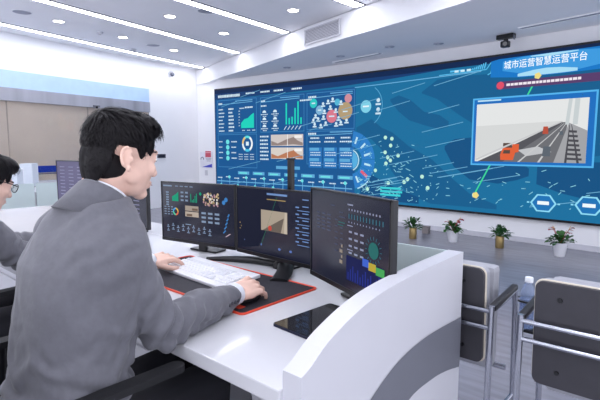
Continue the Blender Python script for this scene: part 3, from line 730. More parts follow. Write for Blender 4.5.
h = MB(); q1 = rrect(MX, MY, .806, .378, .017, DZ + .002); h.tube(q1, .0048, 6, closed=True); h.build('stitched_edge', RED, t)
h = MB(); h.prism(rrect(-1.155, 1.0, .05, .03, .006, DZ + .0034), (0, 0, .0005)); h.build('corner_logo', RED, pad)
h = MB(); h.prism(rrect(-1.8, 1.315, .09, .02, .006, DZ + .0034), (0, 0, .0005)); h.build('red_tab', mat('dark red print', '#9c1c2c', .5), pad)
# keyboard
t = thing('keyboard', 'full size white keyboard lying on the charcoal desk mat', 'keyboard', (-1.545, 1.175, DZ + .004))
KC = Vector((-1.545, 1.175, DZ + .004)); KR = Matrix.Rotation(math.radians(-3), 3, 'Z') @ Matrix.Rotation(math.radians(4), 3, 'X')
KW, KD = .455, .19
h = MB(); h.box(KC + Vector((0, 0, .014)), (KW, KD, .014), rot=KR, bev=.004); h.build('case', mat('keyboard white', '#e9e9ee', .3), t)
for s_ in (-1, 1): MB().box(KC + KR @ Vector((s_ * .17, .07, .002)), (.05, .02, .012), rot=KR).build('foot', GREYLAM, t)
KEY = mat('keycap white', '#f0f0f4', .4); KEYG = mat('keycap pale grey', '#e3e4ea', .4)
base_k = {}
def key(w, m_):
    k_ = (round(w, 4), m_.name)
    if k_ not in base_k:
        hb = MB(); wb, wt, d0, d1, hh = w / 2, w / 2 - .002, .0083, .0063, .005
        hb.add([(-wb, -d0, 0), (wb, -d0, 0), (wb, d0, 0), (-wb, d0, 0), (-wt, -d1, hh), (wt, -d1, hh), (wt, d1, hh), (-wt, d1, hh)],
               [(4, 5, 6, 7), (0, 1, 5, 4), (1, 2, 6, 5), (2, 3, 7, 6), (3, 0, 4, 7)])
        base_k[k_] = hb.mesh('key', m_)
    return base_k[k_]
def put_key(x, y, w, m_):
    o = link('key', key(w, m_), t); o.location = KC + KR @ Vector((x, y, .0215)) - Vector(t.location); o.rotation_euler = KR.to_euler()
P_ = .019
rows = [(-.075, [1.25, 1.25, 1.25, 6.25, 1.25, 1.25, 1.25, 1.25]), (-.056, [2.25] + [1] * 10 + [2.75]), (-.037, [1.75] + [1] * 11 + [2.25]), (-.018, [1.5] + [1] * 12 + [1.5]), (.001, [1] * 13 + [2]), (.026, [1] * 13 + [2])]
for y, ws in rows:
    x = -KW / 2 + .010
    for i, w in enumerate(ws):
        ww = w * P_; put_key(x + ww / 2, y * .98 + .018, ww - .0012, KEYG if (y > .02 or w > 1.6) and w != 6.25 else KEY); x += ww
for r_ in range(6):
    y = [-.075, -.056, -.037, -.018, .001, .026][r_] * .98 + .018
    for c_ in range(3):
        if r_ == 2 or (r_ == 1 and c_ != 1): continue
        put_key(.0745 + c_ * P_, y, .0178, KEYG)
    for c_ in range(4):
        put_key(.143 + c_ * P_ + .005, y, .0178, KEY)
# mouse under the right hand
t = thing('computer_mouse', 'black mouse under the operator\'s right hand on the desk mat', 'mouse', (-1.172, 1.062, DZ + .004))
h = MB(); c0 = Vector((-1.172, 1.062, DZ + .004))
rings = []
for z, sx, sy in ((0, .9, .9), (.004, 1, 1), (.014, .98, .98), (.024, .8, .82), (.031, .5, .55), (.034, .15, .2)):
    rings.append([c0 + Vector((.029 * sx * math.cos(a), .052 * sy * math.sin(a), z)) for a in [2 * PI * i / 20 for i in range(20)]])
h.loft(rings); h.build('shell', BLACKP, t)
MB().cone(c0 + Vector((-.004, .03, .029)), c0 + Vector((.004, .03, .029)), .008, .008, 12).build('wheel', GREYLAM, t)
# tablet
t = thing('tablet', 'dark tablet lying flat on the white desk in front of the end panel', 'tablet', (-.87, 1.085, DZ))
TR = math.radians(-4)
h = MB(); h.prism(rrect(-.865, 1.085, .165, .262, .012, DZ + .0005, rot=TR), (0, 0, .007)); h.build('body', mat('blue black metal', '#20243c', .3, .4), t)
h = MB(); h.prism(rrect(-.865, 1.085, .160, .257, .010, DZ + .0075, rot=TR), (0, 0, .0006)); h.build('glass', mat('tablet glass', '#0c0c12', .06, coat=1), t)

# ------------------------------------------------------------------ visitor chairs
CHD = mat('dark grey chair back', '#3d3c42', .5, var=.06, scale=20, bump=.03, bscale=300)
CHL = mat('light grey chair upholstery', '#a7a8b0', .7, var=.05, scale=40, bump=.05, bscale=500)
PIPE = mat('cream edge piping', '#d8cfc0', .5)
def make_visitor_chair(label, x, y, ring):
    """chair facing +Y; x, y is the middle of its back panel"""
    t = thing('visitor_chair', label, 'chair', (0, 0, 0), 'visitor chairs facing the video wall')
    W = .455; bx = W / 2
    tilt = Matrix.Rotation(math.radians(4), 3, 'X')
    def bp(px, pz, py): return Vector((px, py - (pz - .51) * .05, pz))
    outline = [p for p in rrect(0, .68, W, .345, .024, 0)]
    def slab(o0, o1, grow=0.):
        hb = MB(); ring0 = [bp(p.x * (1 + grow), .68 + (p.y - .68) * (1 + grow), o0) for p in outline]; ring1 = [bp(p.x * (1 + grow), .68 + (p.y - .68) * (1 + grow), o1) for p in outline]
        return hb.loft([ring0, ring1], True, False)
    slab(.03, .045).build('back_panel', CHD, t)
    slab(.052, .095, -.01).build('back_cushion', CHL, t)
    hb = MB(); hb.tube([bp(p.x * 1.005, .68 + (p.y - .68) * 1.005, .048) for p in outline], .0045, 6, closed=True); hb.build('piping', PIPE, t)
    for px in (-.13, .13):
        for pz in (.56, .65, .80):
            MB().cone(bp(px * 1.2, pz, .031), bp(px * 1.2, pz, .026), .008, .007, 10).build('screw', BLACKP, t)
    MB().box((0, .19, .63), (W - .02, .07, .40), bev=.02).build('folded_seat', CHL, t)
    MB().box((0, .232, .63), (W - .05, .014, .36), bev=.004).build('seat_pan', CHD, t)
    MB().tube([(-bx - .03, .2, .44), (bx + .03, .2, .44)], .011, 10).build('seat_hinge', CHROME, t)
    ux = bx + .035
    for s_ in (-1, 1):
        MB().tube([(s_ * ux, -.02, .012), (s_ * ux, -.005, .40), (s_ * ux, .0, .735)], .0105, 10).build('rear_leg', CHROME, t)
        MB().tube([(s_ * ux, .30, .012), (s_ * ux, .28, .40), (s_ * ux, .265, .66), (s_ * ux, .25, .732)], .0105, 10).build('front_leg', CHROME, t)
        MB().tube([(s_ * ux, .0, .725), (s_ * ux, .03, .715), (s_ * ux, .13, .718), (s_ * ux, .25, .728)], .008, 8).build('arm_rail', CHROME, t)
        MB().box((s_ * ux, .13, .735), (.024, .25, .020), rot=Matrix.Rotation(math.radians(5), 3, 'X'), bev=.006).build('arm_pad', BLACKP, t)
        MB().tube([(s_ * ux, -.008, .30), (s_ * ux, .285, .30)], .008, 8).build('side_stretcher', CHROME, t)
        for yy in (-.02, .30): MB().lathe([(.015, 0), (.015, .014), (.011, .02)], (s_ * ux, yy, 0), 12).build('foot_cap', BLACKP, t)
    for z in (.655, .715): MB().tube([(-ux, -.001, z), (-ux + .04, .0, z), (ux - .04, .0, z), (ux, -.001, z)], .009, 8).build('back_rail', CHROME, t)
    if ring:
        rc = Vector((-ux - .085, .40, .665))
        MB().tube([rc + Vector((.043 * math.cos(a), .043 * math.sin(a), 0)) for a in [2 * PI * i / 24 for i in range(24)]], .0045, 6, closed=True).build('cup_ring', BLACKP, t)
        MB().tube([rc + Vector((.043, 0, 0)), Vector((-ux - .015, .40, .665))], .005, 6).build('ring_arm', BLACKP, t)
        MB().box((-ux - .075, .40, .545), (.11, .07, .012), bev=.004).build('cup_shelf', BLACKP, t)
        MB().tube([(-ux, .27, .60), (-ux - .015, .40, .60), (-ux - .015, .40, .665)], .006, 6).build('shelf_bracket', BLACKP, t)
    t.location = (x, y, 0)
    return t
make_visitor_chair('dark backed chrome visitor chair half hidden by the white desk end panel', -.79, 1.59, False)
make_visitor_chair('dark backed chrome visitor chair at the right edge holding a water bottle', -.165, 1.57, True)
bx_, by_, bz_ = -.165 - .2625 - .085, 1.57 + .40, .552
t = thing('water_bottle', 'clear plastic water bottle in the black holder between the chairs', 'bottle', (bx_, by_, bz_))
WPL = mat('clear bottle plastic', '#c4d4f0', .08, var=.02, trans=.75, ior=1.33, alpha=.75)
MB().lathe([(.028, 0), (.031, .008), (.0305, .05), (.029, .055), (.031, .06), (.031, .12), (.0295, .125), (.031, .13), (.03, .145), (.022, .168), (.0125, .182), (.0125, .19)], (bx_, by_, bz_), 24).build('bottle_body', WPL, t)
MB().lathe([(.0285, .004), (.0285, .12)], (bx_, by_, bz_), 20).build('water', mat('bottled water', '#b9c9ec', .05, var=.02, trans=.7, ior=1.33, alpha=.8), t)
MB().lathe([(.0155, .186), (.0155, .204), (.014, .206)], (bx_, by_, bz_), 20).build('bottle_cap', mat('white cap', '#f0f3fa', .4), t)

# ------------------------------------------------------------------ plants along the video wall
BRASS = mat('brushed gold pot', '#a08a5c', .35, .6, var=.15, scale=8, stretch=(1, 1, .1))
POTW = mat('white ceramic pot', '#ececf2', .25, var=.02)
SOIL = mat('dark soil', '#3a3029', .9, var=.3, scale=60)
LEAF = mat('dark green leaf', '#2c5a2c', .45, var=.35, scale=25)
LEAF2 = mat('mid green leaf', '#37652f', .4, var=.3, scale=25)
ANTH = mat('red anthurium flower', '#a8323c', .3, var=.2, scale=20)
def leaf(mb, base, d, L_, W_, droop, rr):
    d = Vector(d).normalized(); side = d.cross(Vector((0, 0, 1))); side = side.normalized() if side.length > .05 else Vector((1, 0, 0))
    side = (side + Vector((rr.uniform(-.4, .4), rr.uniform(-.4, .4), rr.uniform(-.4, .4)))).normalized()
    pts = []
    for k, w in ((0, .12), (.3, .9), (.6, .85), (.85, .4), (1, 0)):
        c = base + d * (L_ * k) - Vector((0, 0, droop * L_ * k * k)); pts.append((c, w * W_ / 2))
    vs_ = []
    for c, w in pts: vs_ += [c - side * w + Vector((0, 0, w * .3)), c, c + side * w + Vector((0, 0, w * .3))]
    fs = []
    for k in range(4): fs += [(3 * k, 3 * k + 1, 3 * k + 4, 3 * k + 3), (3 * k + 1, 3 * k + 2, 3 * k + 5, 3 * k + 4)]
    mb.add(vs_, fs, True)
def plant(x, y, kind, seed, label):
    rr = random.Random(seed); hh = .18 if kind == 'gold' else .19
    t = thing('potted_plant', label, 'plant', (x, y, 0), 'potted plants along the video wall')
    if kind == 'gold': MB().lathe([(.056, 0), (.061, .006), (.061, hh - .004), (.058, hh), (.055, hh), (.055, hh - .03)], (x, y, 0), 28).build('pot', BRASS, t)
    else: MB().lathe([(.062, 0), (.066, .005), (.092, hh - .004), (.094, hh), (.087, hh), (.085, hh - .03)], (x, y, 0), 28).build('pot', POTW, t)
    MB().lathe([(.053 if kind == 'gold' else .084, hh - .028), (.05, hh - .02), (.01, hh - .018)], (x, y, 0), 20).build('soil', SOIL, t)
    f = MB(); st = MB(); base = Vector((x, y, hh - .02))
    n = 90 if kind == 'gold' else 60
    for k in range(n):
        a = rr.uniform(0, 2 * PI); el = rr.uniform(.15, 1.45); R_ = (.15 + .06 * rr.random()) * (1 if kind == 'gold' else 1.05)
        d = Vector((math.cos(a) * math.cos(el), math.sin(a) * math.cos(el), math.sin(el) * (1.0 if kind == 'gold' else .75)))
        tip = base + d * R_ * rr.uniform(.55, 1.0)
        if k % 3 == 0: st.tube([base + d * .01, tip], .003, 5)
        leaf(f, tip - d * .04, d + Vector((rr.uniform(-.5, .5), rr.uniform(-.5, .5), rr.uniform(-.3, .3))), rr.uniform(.07, .11), rr.uniform(.035, .055) * (1 if kind == 'gold' else 1.4), rr.uniform(.1, .6), rr)
    o = f.build('foliage', LEAF if kind == 'gold' else LEAF2, t); o['kind'] = 'stuff'
    o = st.build('stems', LEAF2, t); o['kind'] = 'stuff'
    t.scale = (.86, .86, .86)
    if kind != 'gold':
        for k in range(7):
            a = rr.uniform(0, 2 * PI); d = Vector((math.cos(a) * .5, math.sin(a) * .5, .9)); tip = base + d * rr.uniform(.16, .24)
            fl = MB(); leaf(fl, tip, (math.cos(a), math.sin(a), .3), .085, .075, .3, rr); fl.tube([base, tip], .003, 5); fo = fl.build('flower', ANTH, t)
            MB().cone(tip, tip + Vector((math.cos(a) * .02, math.sin(a) * .02, .04)), .005, .003, 8).build('spadix', mat('pale spadix', '#d8b48a', .5), fo)
plant(-3.09, 5.93, 'gold', 1, 'bushy green plant in a gold pot beside the right monitor')
plant(-2.57, 6.08, 'white', 2, 'red flowering plant in a white pot, left of the two')
plant(-1.96, 6.10, 'gold', 3, 'bushy green plant in a gold pot between two flowering plants')
plant(-1.27, 6.10, 'white', 4, 'red flowering plant in a white pot above the right chair')
c = Vector((-3.13, 6.42, .052)); t = thing('floor_box', 'small brown box standing against the wall by the leftmost plant', 'box', (c.x, c.y, 0))
MB().box(c, (.10, .08, .10), bev=.006).build('body', mat('brown grey box', '#8d8686', .5), t); MB().box(c + Vector((0, 0, .053)), (.104, .084, .010), bev=.003).build('lid', mat('box lid grey', '#77706f', .5), t)

# ------------------------------------------------------------------ white desk by the left glazing
bd = thing('back_desk', 'white desk with frosted glass screen standing before the left glazing', 'desk', (-6.7, 1.5, 0))
MB().box((-6.75, 1.5, .715), (1.3, 3.6, .05), bev=.006).build('worktop', SATINW, bd)
MB().box((-6.12, 1.5, .345), (.03, 3.6, .69)).build('front_panel', SATINW, bd)
for y in (-.28, 3.28): MB().box((-6.75, y, .345), (1.26, .03, .69)).build('end_panel', SATINW, bd)
for k in range(3): MB().box((-6.08, .3 + k * 1.2, .70), (.012, 1.18, .30), bev=.002).build('glass_screen', FROST, bd)
CASEW = mat('pale grey case', '#c3cad4', .4, var=.03); 
for x, y, lab, hh in ((-7.02, 2.36, 'pale upright computer case standing clear on the white back desk', .315), (-6.55, 2.02, 'grey upright computer case behind the glasses of the seated colleague', .26)):
    t = thing('computer_case', lab, 'computer', (x, y, .74), 'computer cases on the back desk')
    R_ = math.radians(-38)
    MB().box((x, y, .745 + hh / 2), (.20, .16, hh), R_, bev=.006).build('case_body', CASEW, t)
    MB().box(Vector((x, y, .745 + hh / 2)) + Matrix.Rotation(R_, 3, 'Z') @ Vector((-.106, 0, 0)), (.012, .162, hh + .004), R_, bev=.004).build('front_cover', mat('case white', '#e6e8ee', .4), t)
    MB().box((x, y, .744), (.17, .14, .008), R_).build('rubber_feet', BLACKP, t)

# ------------------------------------------------------------------ people
SKIN = mat('skin', '#e6bfae', .5, var=.05, scale=30, bump=.03, bscale=300)
SUIT = mat('grey suit wool', '#66666e', .8, var=.06, scale=60, bump=.45, bscale=15, sheen=.2)
SHIRT = mat('white shirt cotton', '#e8eaf2', .7, var=.02)
HAIR = mat('black hair', '#141114', .55, var=.3, scale=60, spec=.25)
TROU = mat('black trousers', '#1d1d24', .8, var=.1)
SHOE = mat('black leather', '#121214', .3, var=.1)
BTN = mat('dark button', '#3b3c46', .35)
V = Vector
def frame_from(f, up=(0, 0, 1)):
    f = V(f).normalized(); r = f.cross(V(up)).normalized(); u = r.cross(f)
    return Matrix((r, f, u)).transposed()          # columns: right, forward, up
def build_hand(mb, wrist, f, n, side, bends, spread=.0, thumb_in=0., sc=1.1):
    """f: finger direction, n: back of hand, side=+1 when the thumb lies on +s"""
    f = V(f).normalized(); n = (V(n) - f * V(n).dot(f)).normalized(); s = f.cross(n) * side
    w = V(wrist)
    def pt(a, b, c): return w + (f * a + s * b + n * c) * sc
    mb.cap(pt(-.04, 0, 0), pt(.015, 0, 0), .027, .026)
    mb.ball(pt(.05, .0, -.001), (.042 * sc, .050 * sc, .017 * sc), Matrix((s, f, n)).transposed())
    off = (.033, .011, -.012, -.034); ln = (.070, .078, .072, .057); kn = (.092, .096, .091, .082); rad = (.0094, .0096, .0092, .0082)
    for k in range(4):
        mb.cap(pt(.02, off[k] * .7, 0), pt(kn[k], off[k], .004), .013, .0115, 12)
        p = pt(kn[k], off[k], .003); a = 0.
        dirf = (f + s * (off[k] * spread)).normalized()
        for j, fr in enumerate((.46, .30, .24)):
            a += bends[j]; d = dirf * math.cos(a) - n * math.sin(a)
            q = p + d * ln[k] * fr * sc; r0 = rad[k] * (1 - .1 * j); mb.cap(p, q, r0, r0 * .9, 12); p = q
    p = pt(.022, .022, -.006); q = pt(.052, .047 - thumb_in * .4, -.016); mb.cap(p, q, .0155, .0125, 12)
    q2 = pt(.080, .056 - thumb_in, -.022); mb.cap(q, q2, .0115, .0105, 12)
    q3 = pt(.103, .054 - thumb_in * 1.5, -.026); mb.cap(q2, q3, .0102, .0085, 12)
def ray_ell(o, d, c, r):
    a = V(((o.x - c[0]) / r[0], (o.y - c[1]) / r[1], (o.z - c[2]) / r[2])); b = V((d.x / r[0], d.y / r[1], d.z / r[2]))
    A, B, C_ = b.dot(b), 2 * a.dot(b), a.dot(a) - 1
    D_ = B * B - 4 * A * C_
    return (-B + math.sqrt(D_)) / (2 * A) if D_ > 0 else 0.
def sstep(a, b, x):
    t = max(0., min(1., (x - a) / (b - a))); return t * t * (3 - 2 * t)
def make_person(label, J, detail=1):
    """J: joints in world coordinates, see the calls"""
    t = thing('person', label, 'person', (J['hip'][0], J['hip'][1], 0), None)
    og = ORG[t.name]
    hc = V(J['head']); HR = Matrix.Rotation(J['hyaw'], 3, 'Z') @ Matrix.Rotation(J['hpitch'], 3, 'X') @ Matrix.Rotation(J.get('hroll', 0), 3, 'Y')
    def h(x, y, z): return hc + HR @ V((x, y, z))
    TR_ = Matrix.Rotation(J['byaw'], 3, 'Z'); rgt = TR_ @ V((1, 0, 0)); fwd = TR_ @ V((0, 1, 0))
    nb = V(J['neck']); hip = V(J['hip']); chest = V(J['chest'])
    b = MB()
    # head
    b.ball(h(0, -.006, .033), (.072, .088, .081), HR, 28, 18); b.ball(h(0, .028, -.018), (.063, .066, .084), HR, 24, 16)
    b.ball(h(0, .034, -.067), (.047, .050, .037), HR); b.ball(h(0, .070, -.092), (.024, .020, .018), HR)
    for s in (-1, 1):
        b.ball(h(s * .049, .012, -.046), (.013, .026, .026), HR); b.ball(h(s * .043, .062, -.026), (.021, .018, .02), HR)
        b.ball(h(s * .031, .079, .004), (.014, .010, .010), HR); b.ball(h(s * .012, .098, -.036), .0085)
        # ear: base, helix and lobe
        b.ball(h(s * .076, -.029, -.012), (.0055, .014, .023), HR @ Matrix.Rotation(-s * .35, 3, 'Z'), 14, 10)
        hx = [h(s * (.082 - .006 * math.cos(a)), -.031 - .0155 * math.sin(a), -.009 + .026 * math.cos(a)) for a in [(-.9 + i * .37) for i in range(10)]]
        b.tube(hx, .0042, 8); b.ball(hx[-1], .0045); b.ball(hx[0], .0042); b.ball(h(s * .079, -.022, -.035), (.005, .0075, .009), HR)
        b.ball(h(s * .08, -.017, -.012), (.006, .006, .009), HR)
    b.ball(h(0, .083, .022), (.046, .012, .012), HR)
    b.cap(h(0, .088, .006), h(0, .107, -.032), .0075, .0115, 12)
    b.ball(h(0, .088, -.060), (.022, .011, .0065), HR); b.ball(h(0, .086, -.071), (.019, .011, .007), HR)
    b.cap(h(0, -.022, -.05), nb + fwd * .014, .049, .052); b.cap(h(0, -.045, -.035), nb - fwd * .008, .036, .040)
    # torso and limbs under the clothes
    def ring(c, w, d, tilt=0., n=28, pw=2.4):
        out = []
        u = V((0, 0, 1)); ff = fwd * math.cos(tilt) + u * math.sin(tilt)
        for i in range(n):
            a = 2 * PI * i / n; ca, sa = math.cos(a), math.sin(a); k = (abs(ca) ** pw + abs(sa) ** pw) ** (-1 / pw)
            out.append(c + rgt * (w * k * ca) + ff * (d * k * sa))
        return out
    def spine(f_):    # 0 hip .. .55 chest .. 1 neck
        return hip.lerp(chest, f_ / .55) if f_ < .55 else chest.lerp(nb, (f_ - .55) / .45)
    def torso(mb, g):
        mb.loft([ring(spine(f_), w + g, d + g) for f_, w, d in ((-.05, .150, .105), (0, .165, .115), (.15, .158, .110), (.35, .155, .108), (.55, .165, .115), (.7, .175, .112), (.82, .165, .095), (.9, .125, .078), (1.0, .068, .060))])
    torso(b, -.004)
    arms = (('R', 1), ('L', -1))
    for k, s in arms:
        sh, el, wr = V(J['sh' + k]), V(J['el' + k]), V(J['wr' + k])
        b.cap(nb - V((0, 0, .05)), sh, .05, .05); b.cap(sh, el, .047, .039); b.cap(el, wr, .039, .025)
        build_hand(b, wr, J['hf' + k], J['hn' + k], -s, J.get('hb' + k, (.35, .5, .35)), 8., J.get('ti' + k, 0.))
        hp, kn, an = hip + rgt * (s * .085) + V((0, 0, -.01)), V(J['kn' + k]), V(J['an' + k])
        b.cap(hp, kn, .078, .052); b.cap(kn, an, .05, .034); b.cap(an, an + fwd * .13 - V((0, 0, .035)), .036, .028)
    me = remesh(b, 'body', SKIN, .0025 if detail else .0045, 3)
    import numpy as np
    nvb = len(me.vertices); cob = np.empty(nvb * 3, 'f'); me.vertices.foreach_get('co', cob); cob = cob.reshape(-1, 3)
    ed = np.empty(len(me.edges) * 2, 'i'); me.edges.foreach_get('vertices', ed); ed = ed.reshape(-1, 2)
    loc_ = (cob - np.array(hc)) @ np.array(HR)
    msk = (np.abs(loc_[:, 0]) < .066) | (np.abs(loc_[:, 1] + .028) > .034); msk &= (np.linalg.norm(loc_, axis=1) < .17)
    nose = (np.abs(loc_[:, 0]) < .022) & (loc_[:, 1] > .085)
    deg = np.bincount(ed.ravel(), minlength=nvb)[:, None]
    for it in range(14):
        acc = np.zeros_like(cob); np.add.at(acc, ed[:, 0], cob[ed[:, 1]]); np.add.at(acc, ed[:, 1], cob[ed[:, 0]])
        mm = msk & (~nose if it > 4 else True); cob[mm] += .6 * (acc / np.maximum(deg, 1) - cob)[mm]
    me.vertices.foreach_set('co', cob.ravel()); me.update()
    shift(me, og); body = link('body', me, t)
    # eyes and brows
    for s in (-1, 1):
        e = MB(); e.ball(h(s * .031, .0815, .003), (.0125, .0085, .006), HR, 14, 8); eo = e.build('eye', mat('eye white', '#e8e4e0', .2), t)
        MB().ball(h(s * .031, .0885, .003), (.005, .003, .005), HR, 12, 8).build('iris', mat('dark iris', '#1a1210', .15), eo)
        e = MB(); e.tube([h(s * (.013 + .011 * i), .0925 - .0026 * i * i * .8, .021 + .003 * math.sin(i * .9)) for i in range(5)], [.0022, .0032, .0032, .0028, .0012], 6); e.build('eyebrow', HAIR, t)
    m_ = MB(); m_.tube([h(-.020, .0925, -.0665), h(-.008, .0985, -.0655), h(.008, .0985, -.0655), h(.020, .0925, -.0665)], .0012, 5); m_.build('mouth_line', mat('lip', '#a96a60', .4), t)
    # hair: a shell over the skull whose edge follows the hairline, plus strands
    o0 = V((0, -.02, .025)); nu, nv = 120, 80; E1 = ((0, -.005, .041), (.081, .096, .081)); E2 = ((0, -.030, -.018), (.067, .069, .090)); E3 = ((0, .042, .080), (.066, .055, .043))
    def hairline(y, x):     # lowest z covered by hair for a point with this y
        if y > .060: return .058
        if y > .030: return .058 + (.030 - y) / .030 * .075
        if y > .004: return -.020 + (.030 - y) / .026 * .04
        if y > -.050: return .022
        return max(-.100, .022 - (-.050 - y) * 4.5)
    def hair_pt(d, grow=0.):
        r_ = max(ray_ell(o0, d, *E1), ray_ell(o0, d, *E2) , ray_ell(o0, d, *E3))
        p = o0 + d * r_
        k = sstep(-.007, .004, p.z - hairline(p.y, p.x))
        nz = noise.noise(p * 26) * .003 + noise.noise(V((p.x * 90, p.y * 25, p.z * 25))) * .0025
        return o0 + d * ((r_ + nz + grow) * k + (r_ * .86) * (1 - k)), k
    vs_, fs = [], []
    for j in range(nv + 1):
        th = PI * j / nv
        for i in range(nu):
            ph = 2 * PI * i / nu; d = V((math.sin(th) * math.cos(ph), math.sin(th) * math.sin(ph), math.cos(th)))
            p, _ = hair_pt(d); vs_.append(hc + HR @ p)
    for j in range(nv):
        for i in range(nu): fs.append((j * nu + i, j * nu + (i + 1) % nu, (j + 1) * nu + (i + 1) % nu, (j + 1) * nu + i))
    hm = MB(); hm.add(vs_, fs, True); hair = hm.build('hair', HAIR, t)
    rr = random.Random(7); sm = MB(); crown = V((0, -.06, .13)); cnt = 0
    while cnt < (2600 if detail else 900):
        d = V((rr.gauss(0, 1), rr.gauss(0, 1), rr.gauss(.2, 1))).normalized(); p, k = hair_pt(d, .001)
        if k < .6: continue
        cnt += 1
        fl = (p - crown); fl = fl + V((0, .03, 0)) * sstep(.05, .12, p.z)
        fl = (fl - d * fl.dot(d)); fl = fl.normalized() if fl.length > 1e-4 else V((0, 1, 0))
        L_ = rr.uniform(.016, .030) * (1.25 if p.z > .06 else .55); L_ *= .35 + .65 * sstep(.0, .03, p.z - hairline(p.y, p.x)); sd = d.cross(fl).normalized() * rr.uniform(.0009, .0018)
        q1 = p + fl * L_ * .5 + d * rr.uniform(.0, .002); q2 = p + fl * L_ - d * rr.uniform(-.001, .005) + sd * rr.uniform(-2, 2)
        sm.add([hc + HR @ x for x in (p - sd, p + sd, q1 + sd * .8, q1 - sd * .8, q2)], [(0, 1, 2, 3), (3, 2, 4)], True)
    me = bpy.data.meshes.new('strands'); me.from_pydata([tuple(v - og) for v in sm.v], [], sm.f); me.materials.append(HAIR); so = link('strands', me, hair); so['kind'] = 'stuff'
    # jacket
    jb = MB(); torso(jb, .016); hip0 = hip - V((0, 0, .02))
    jb.loft([ring(hip0 + V((0, 0, -.07)), .196, .150), ring(hip0 + V((0, 0, .05)), .188, .138), ring(hip.lerp(chest, .4), .174, .126)])
    for k, s in arms:
        sh, el, wr = V(J['sh' + k]), V(J['el' + k]), V(J['wr' + k])
        jb.cap(nb - V((0, 0, .045)) + rgt * (s * .05), sh + V((0, 0, .006)), .052, .058); jb.ball(sh + V((0, 0, -.008)), .068)
        m1 = sh.lerp(el, .45) + (sh - el).cross(fwd).normalized() * 0.
        jb.cap(sh, m1, .069, .064); jb.cap(m1, el, .064, .058); m2 = el.lerp(wr, .5) + V((0, 0, .004)); jb.cap(el, m2, .060, .055)
        we = wr - (wr - el).normalized() * .018; jb.cone(m2, we, .055, .044)
    me = remesh(jb, 'jacket', SUIT, .0055, 6)
    # folds pushed along the normals
    segs = []
    for k, s in arms: segs.append((V(J['sh' + k]), V(J['el' + k]), V(J['wr' + k])))
    me.update(); co = [v.co.copy() for v in me.vertices]; nr = [v.normal.copy() for v in me.vertices]
    for i, v in enumerate(me.vertices):
        p = co[i]; q = p * 9; disp = .008 * noise.noise(V((q.x + .6 * q.z, q.y, q.z * .8))) + .004 * noise.noise(V((p.x * 22 + p.z * 14, p.y * 22, p.z * 10)))
        w = noise.noise(p * 14)
        for sh, el, wr in segs:
            de = (p - el).length
            if de < .20:
                fall = (1 - de / .20) ** 1.2
                ax = (wr - sh).normalized(); disp += .010 * fall * math.sin((p - el).dot(ax) * 2 * PI / .042 + 4.0 * w)
            ds = (p - sh).length
            if ds < .16: disp += .004 * (1 - ds / .16) * math.sin((p - sh).dot((el - sh).normalized() + rgt * .4) * 2 * PI / .055 + 3 * w)
        hz = p.z - hip.z
        if hz < .38: disp += .009 * sstep(.38, .1, hz) * math.sin(hz * 2 * PI / .085 + 5 * w + 6 * p.y)
        v.co = p + nr[i] * disp
    bvh = BVHTree.FromPolygons([v.co.copy() for v in me.vertices], [tuple(p.vertices) for p in me.polygons])
    shift(me, og); jk = link('jacket', me, t)
    # seams and buttons laid on the jacket surface
    def onto(p, d):
        hit = bvh.ray_cast(V(p), V(d).normalized()); return hit[0], hit[1]
    for k, s in arms:
        sh, el, wr = V(J['sh' + k]), V(J['el' + k]), V(J['wr' + k])
        out = V((rgt.x * s, rgt.y * s, -.15)); axf = (wr - el).normalized(); out = (out - axf * out.dot(axf)).normalized()
        for i in range(4):
            p = wr - axf * (.035 + .0165 * i); hp_, hn_ = onto(p + out * .2, -out)
            if hp_: MB().cone(hp_ - hn_ * .001, hp_ + hn_ * .003, .0068, .0058, 12).build('cuff_button', BTN, jk)
        # shirt cuff
        cu = MB(); p0, p1 = wr - axf * .04, wr + axf * .010
        cu.cone(p0, p1, .039, .0365, 20, cap=False); cu.cone(p1, p0, .0350, .037, 20, cap=False); cu.build('shirt_cuff', SHIRT, t)
    # collars: open rings around the neck, rising at the nape
    nd = (h(0, -.03, -.07) - nb).normalized()
    def collar(name, m_, r_in, r_out, z_top, z_low, a0, a1, drop, par, back=0.):
        rings = []
        n = 40
        for i in range(n + 1):
            a = a0 + (a1 - a0) * i / n          # 0 = back of the neck
            dr = -fwd * math.cos(a) + rgt * math.sin(a); fr = (1 - math.cos(a)) / 2
            cc = nb - nd * (drop * fr) + fwd * (.012)
            pts = [(r_in, z_low), (r_in - .001, z_top - .003), (r_in + .003, z_top), (r_in + .008, z_top - .004), (r_out + back * (1 - fr), z_low - .008), (r_out + back * (1 - fr) - .004, z_low - .011)]
            rings.append([cc + dr * r_ * (1.06 if True else 1) + nd * z_ for r_, z_ in pts])
        cm = MB(); cm.loft(rings); return cm.build(name, m_, par)
    collar('shirt_collar', SHIRT, .055, .061, .066, .02, -2.7, 2.7, .070, t)
    collar('jacket_collar', SUIT, .063, .088, .066, -.006, -2.1, 2.1, .085, jk, .010)
    # lapels on the chest
    for s in (-1, 1):
        pts = []
        for fa, wa in ((.92, .065), (.80, .10), (.66, .085), (.40, .02)):
            p = spine(fa) + rgt * (s * wa); hit = bvh.ray_cast(p + fwd * .4, -fwd); pts.append((hit[0] if hit[0] else p) + fwd * .004)
        for fa, wa in ((.40, .008), (.66, .03), (.9, .04)):
            p = spine(fa) + rgt * (s * wa); hit = bvh.ray_cast(p + fwd * .4, -fwd); pts.append((hit[0] if hit[0] else p) + fwd * .004)
        MB().prism(pts, fwd * .003).build('lapel', SUIT, jk)
    sf = MB(); pts = []
    for fa, wa in ((.95, -.035), (.66, -.02), (.42, 0), (.66, .02), (.95, .035)):
        p = spine(fa) + rgt * wa; hit = bvh.ray_cast(p + fwd * .4, -fwd); pts.append((hit[0] if hit[0] else p) + fwd * .003)
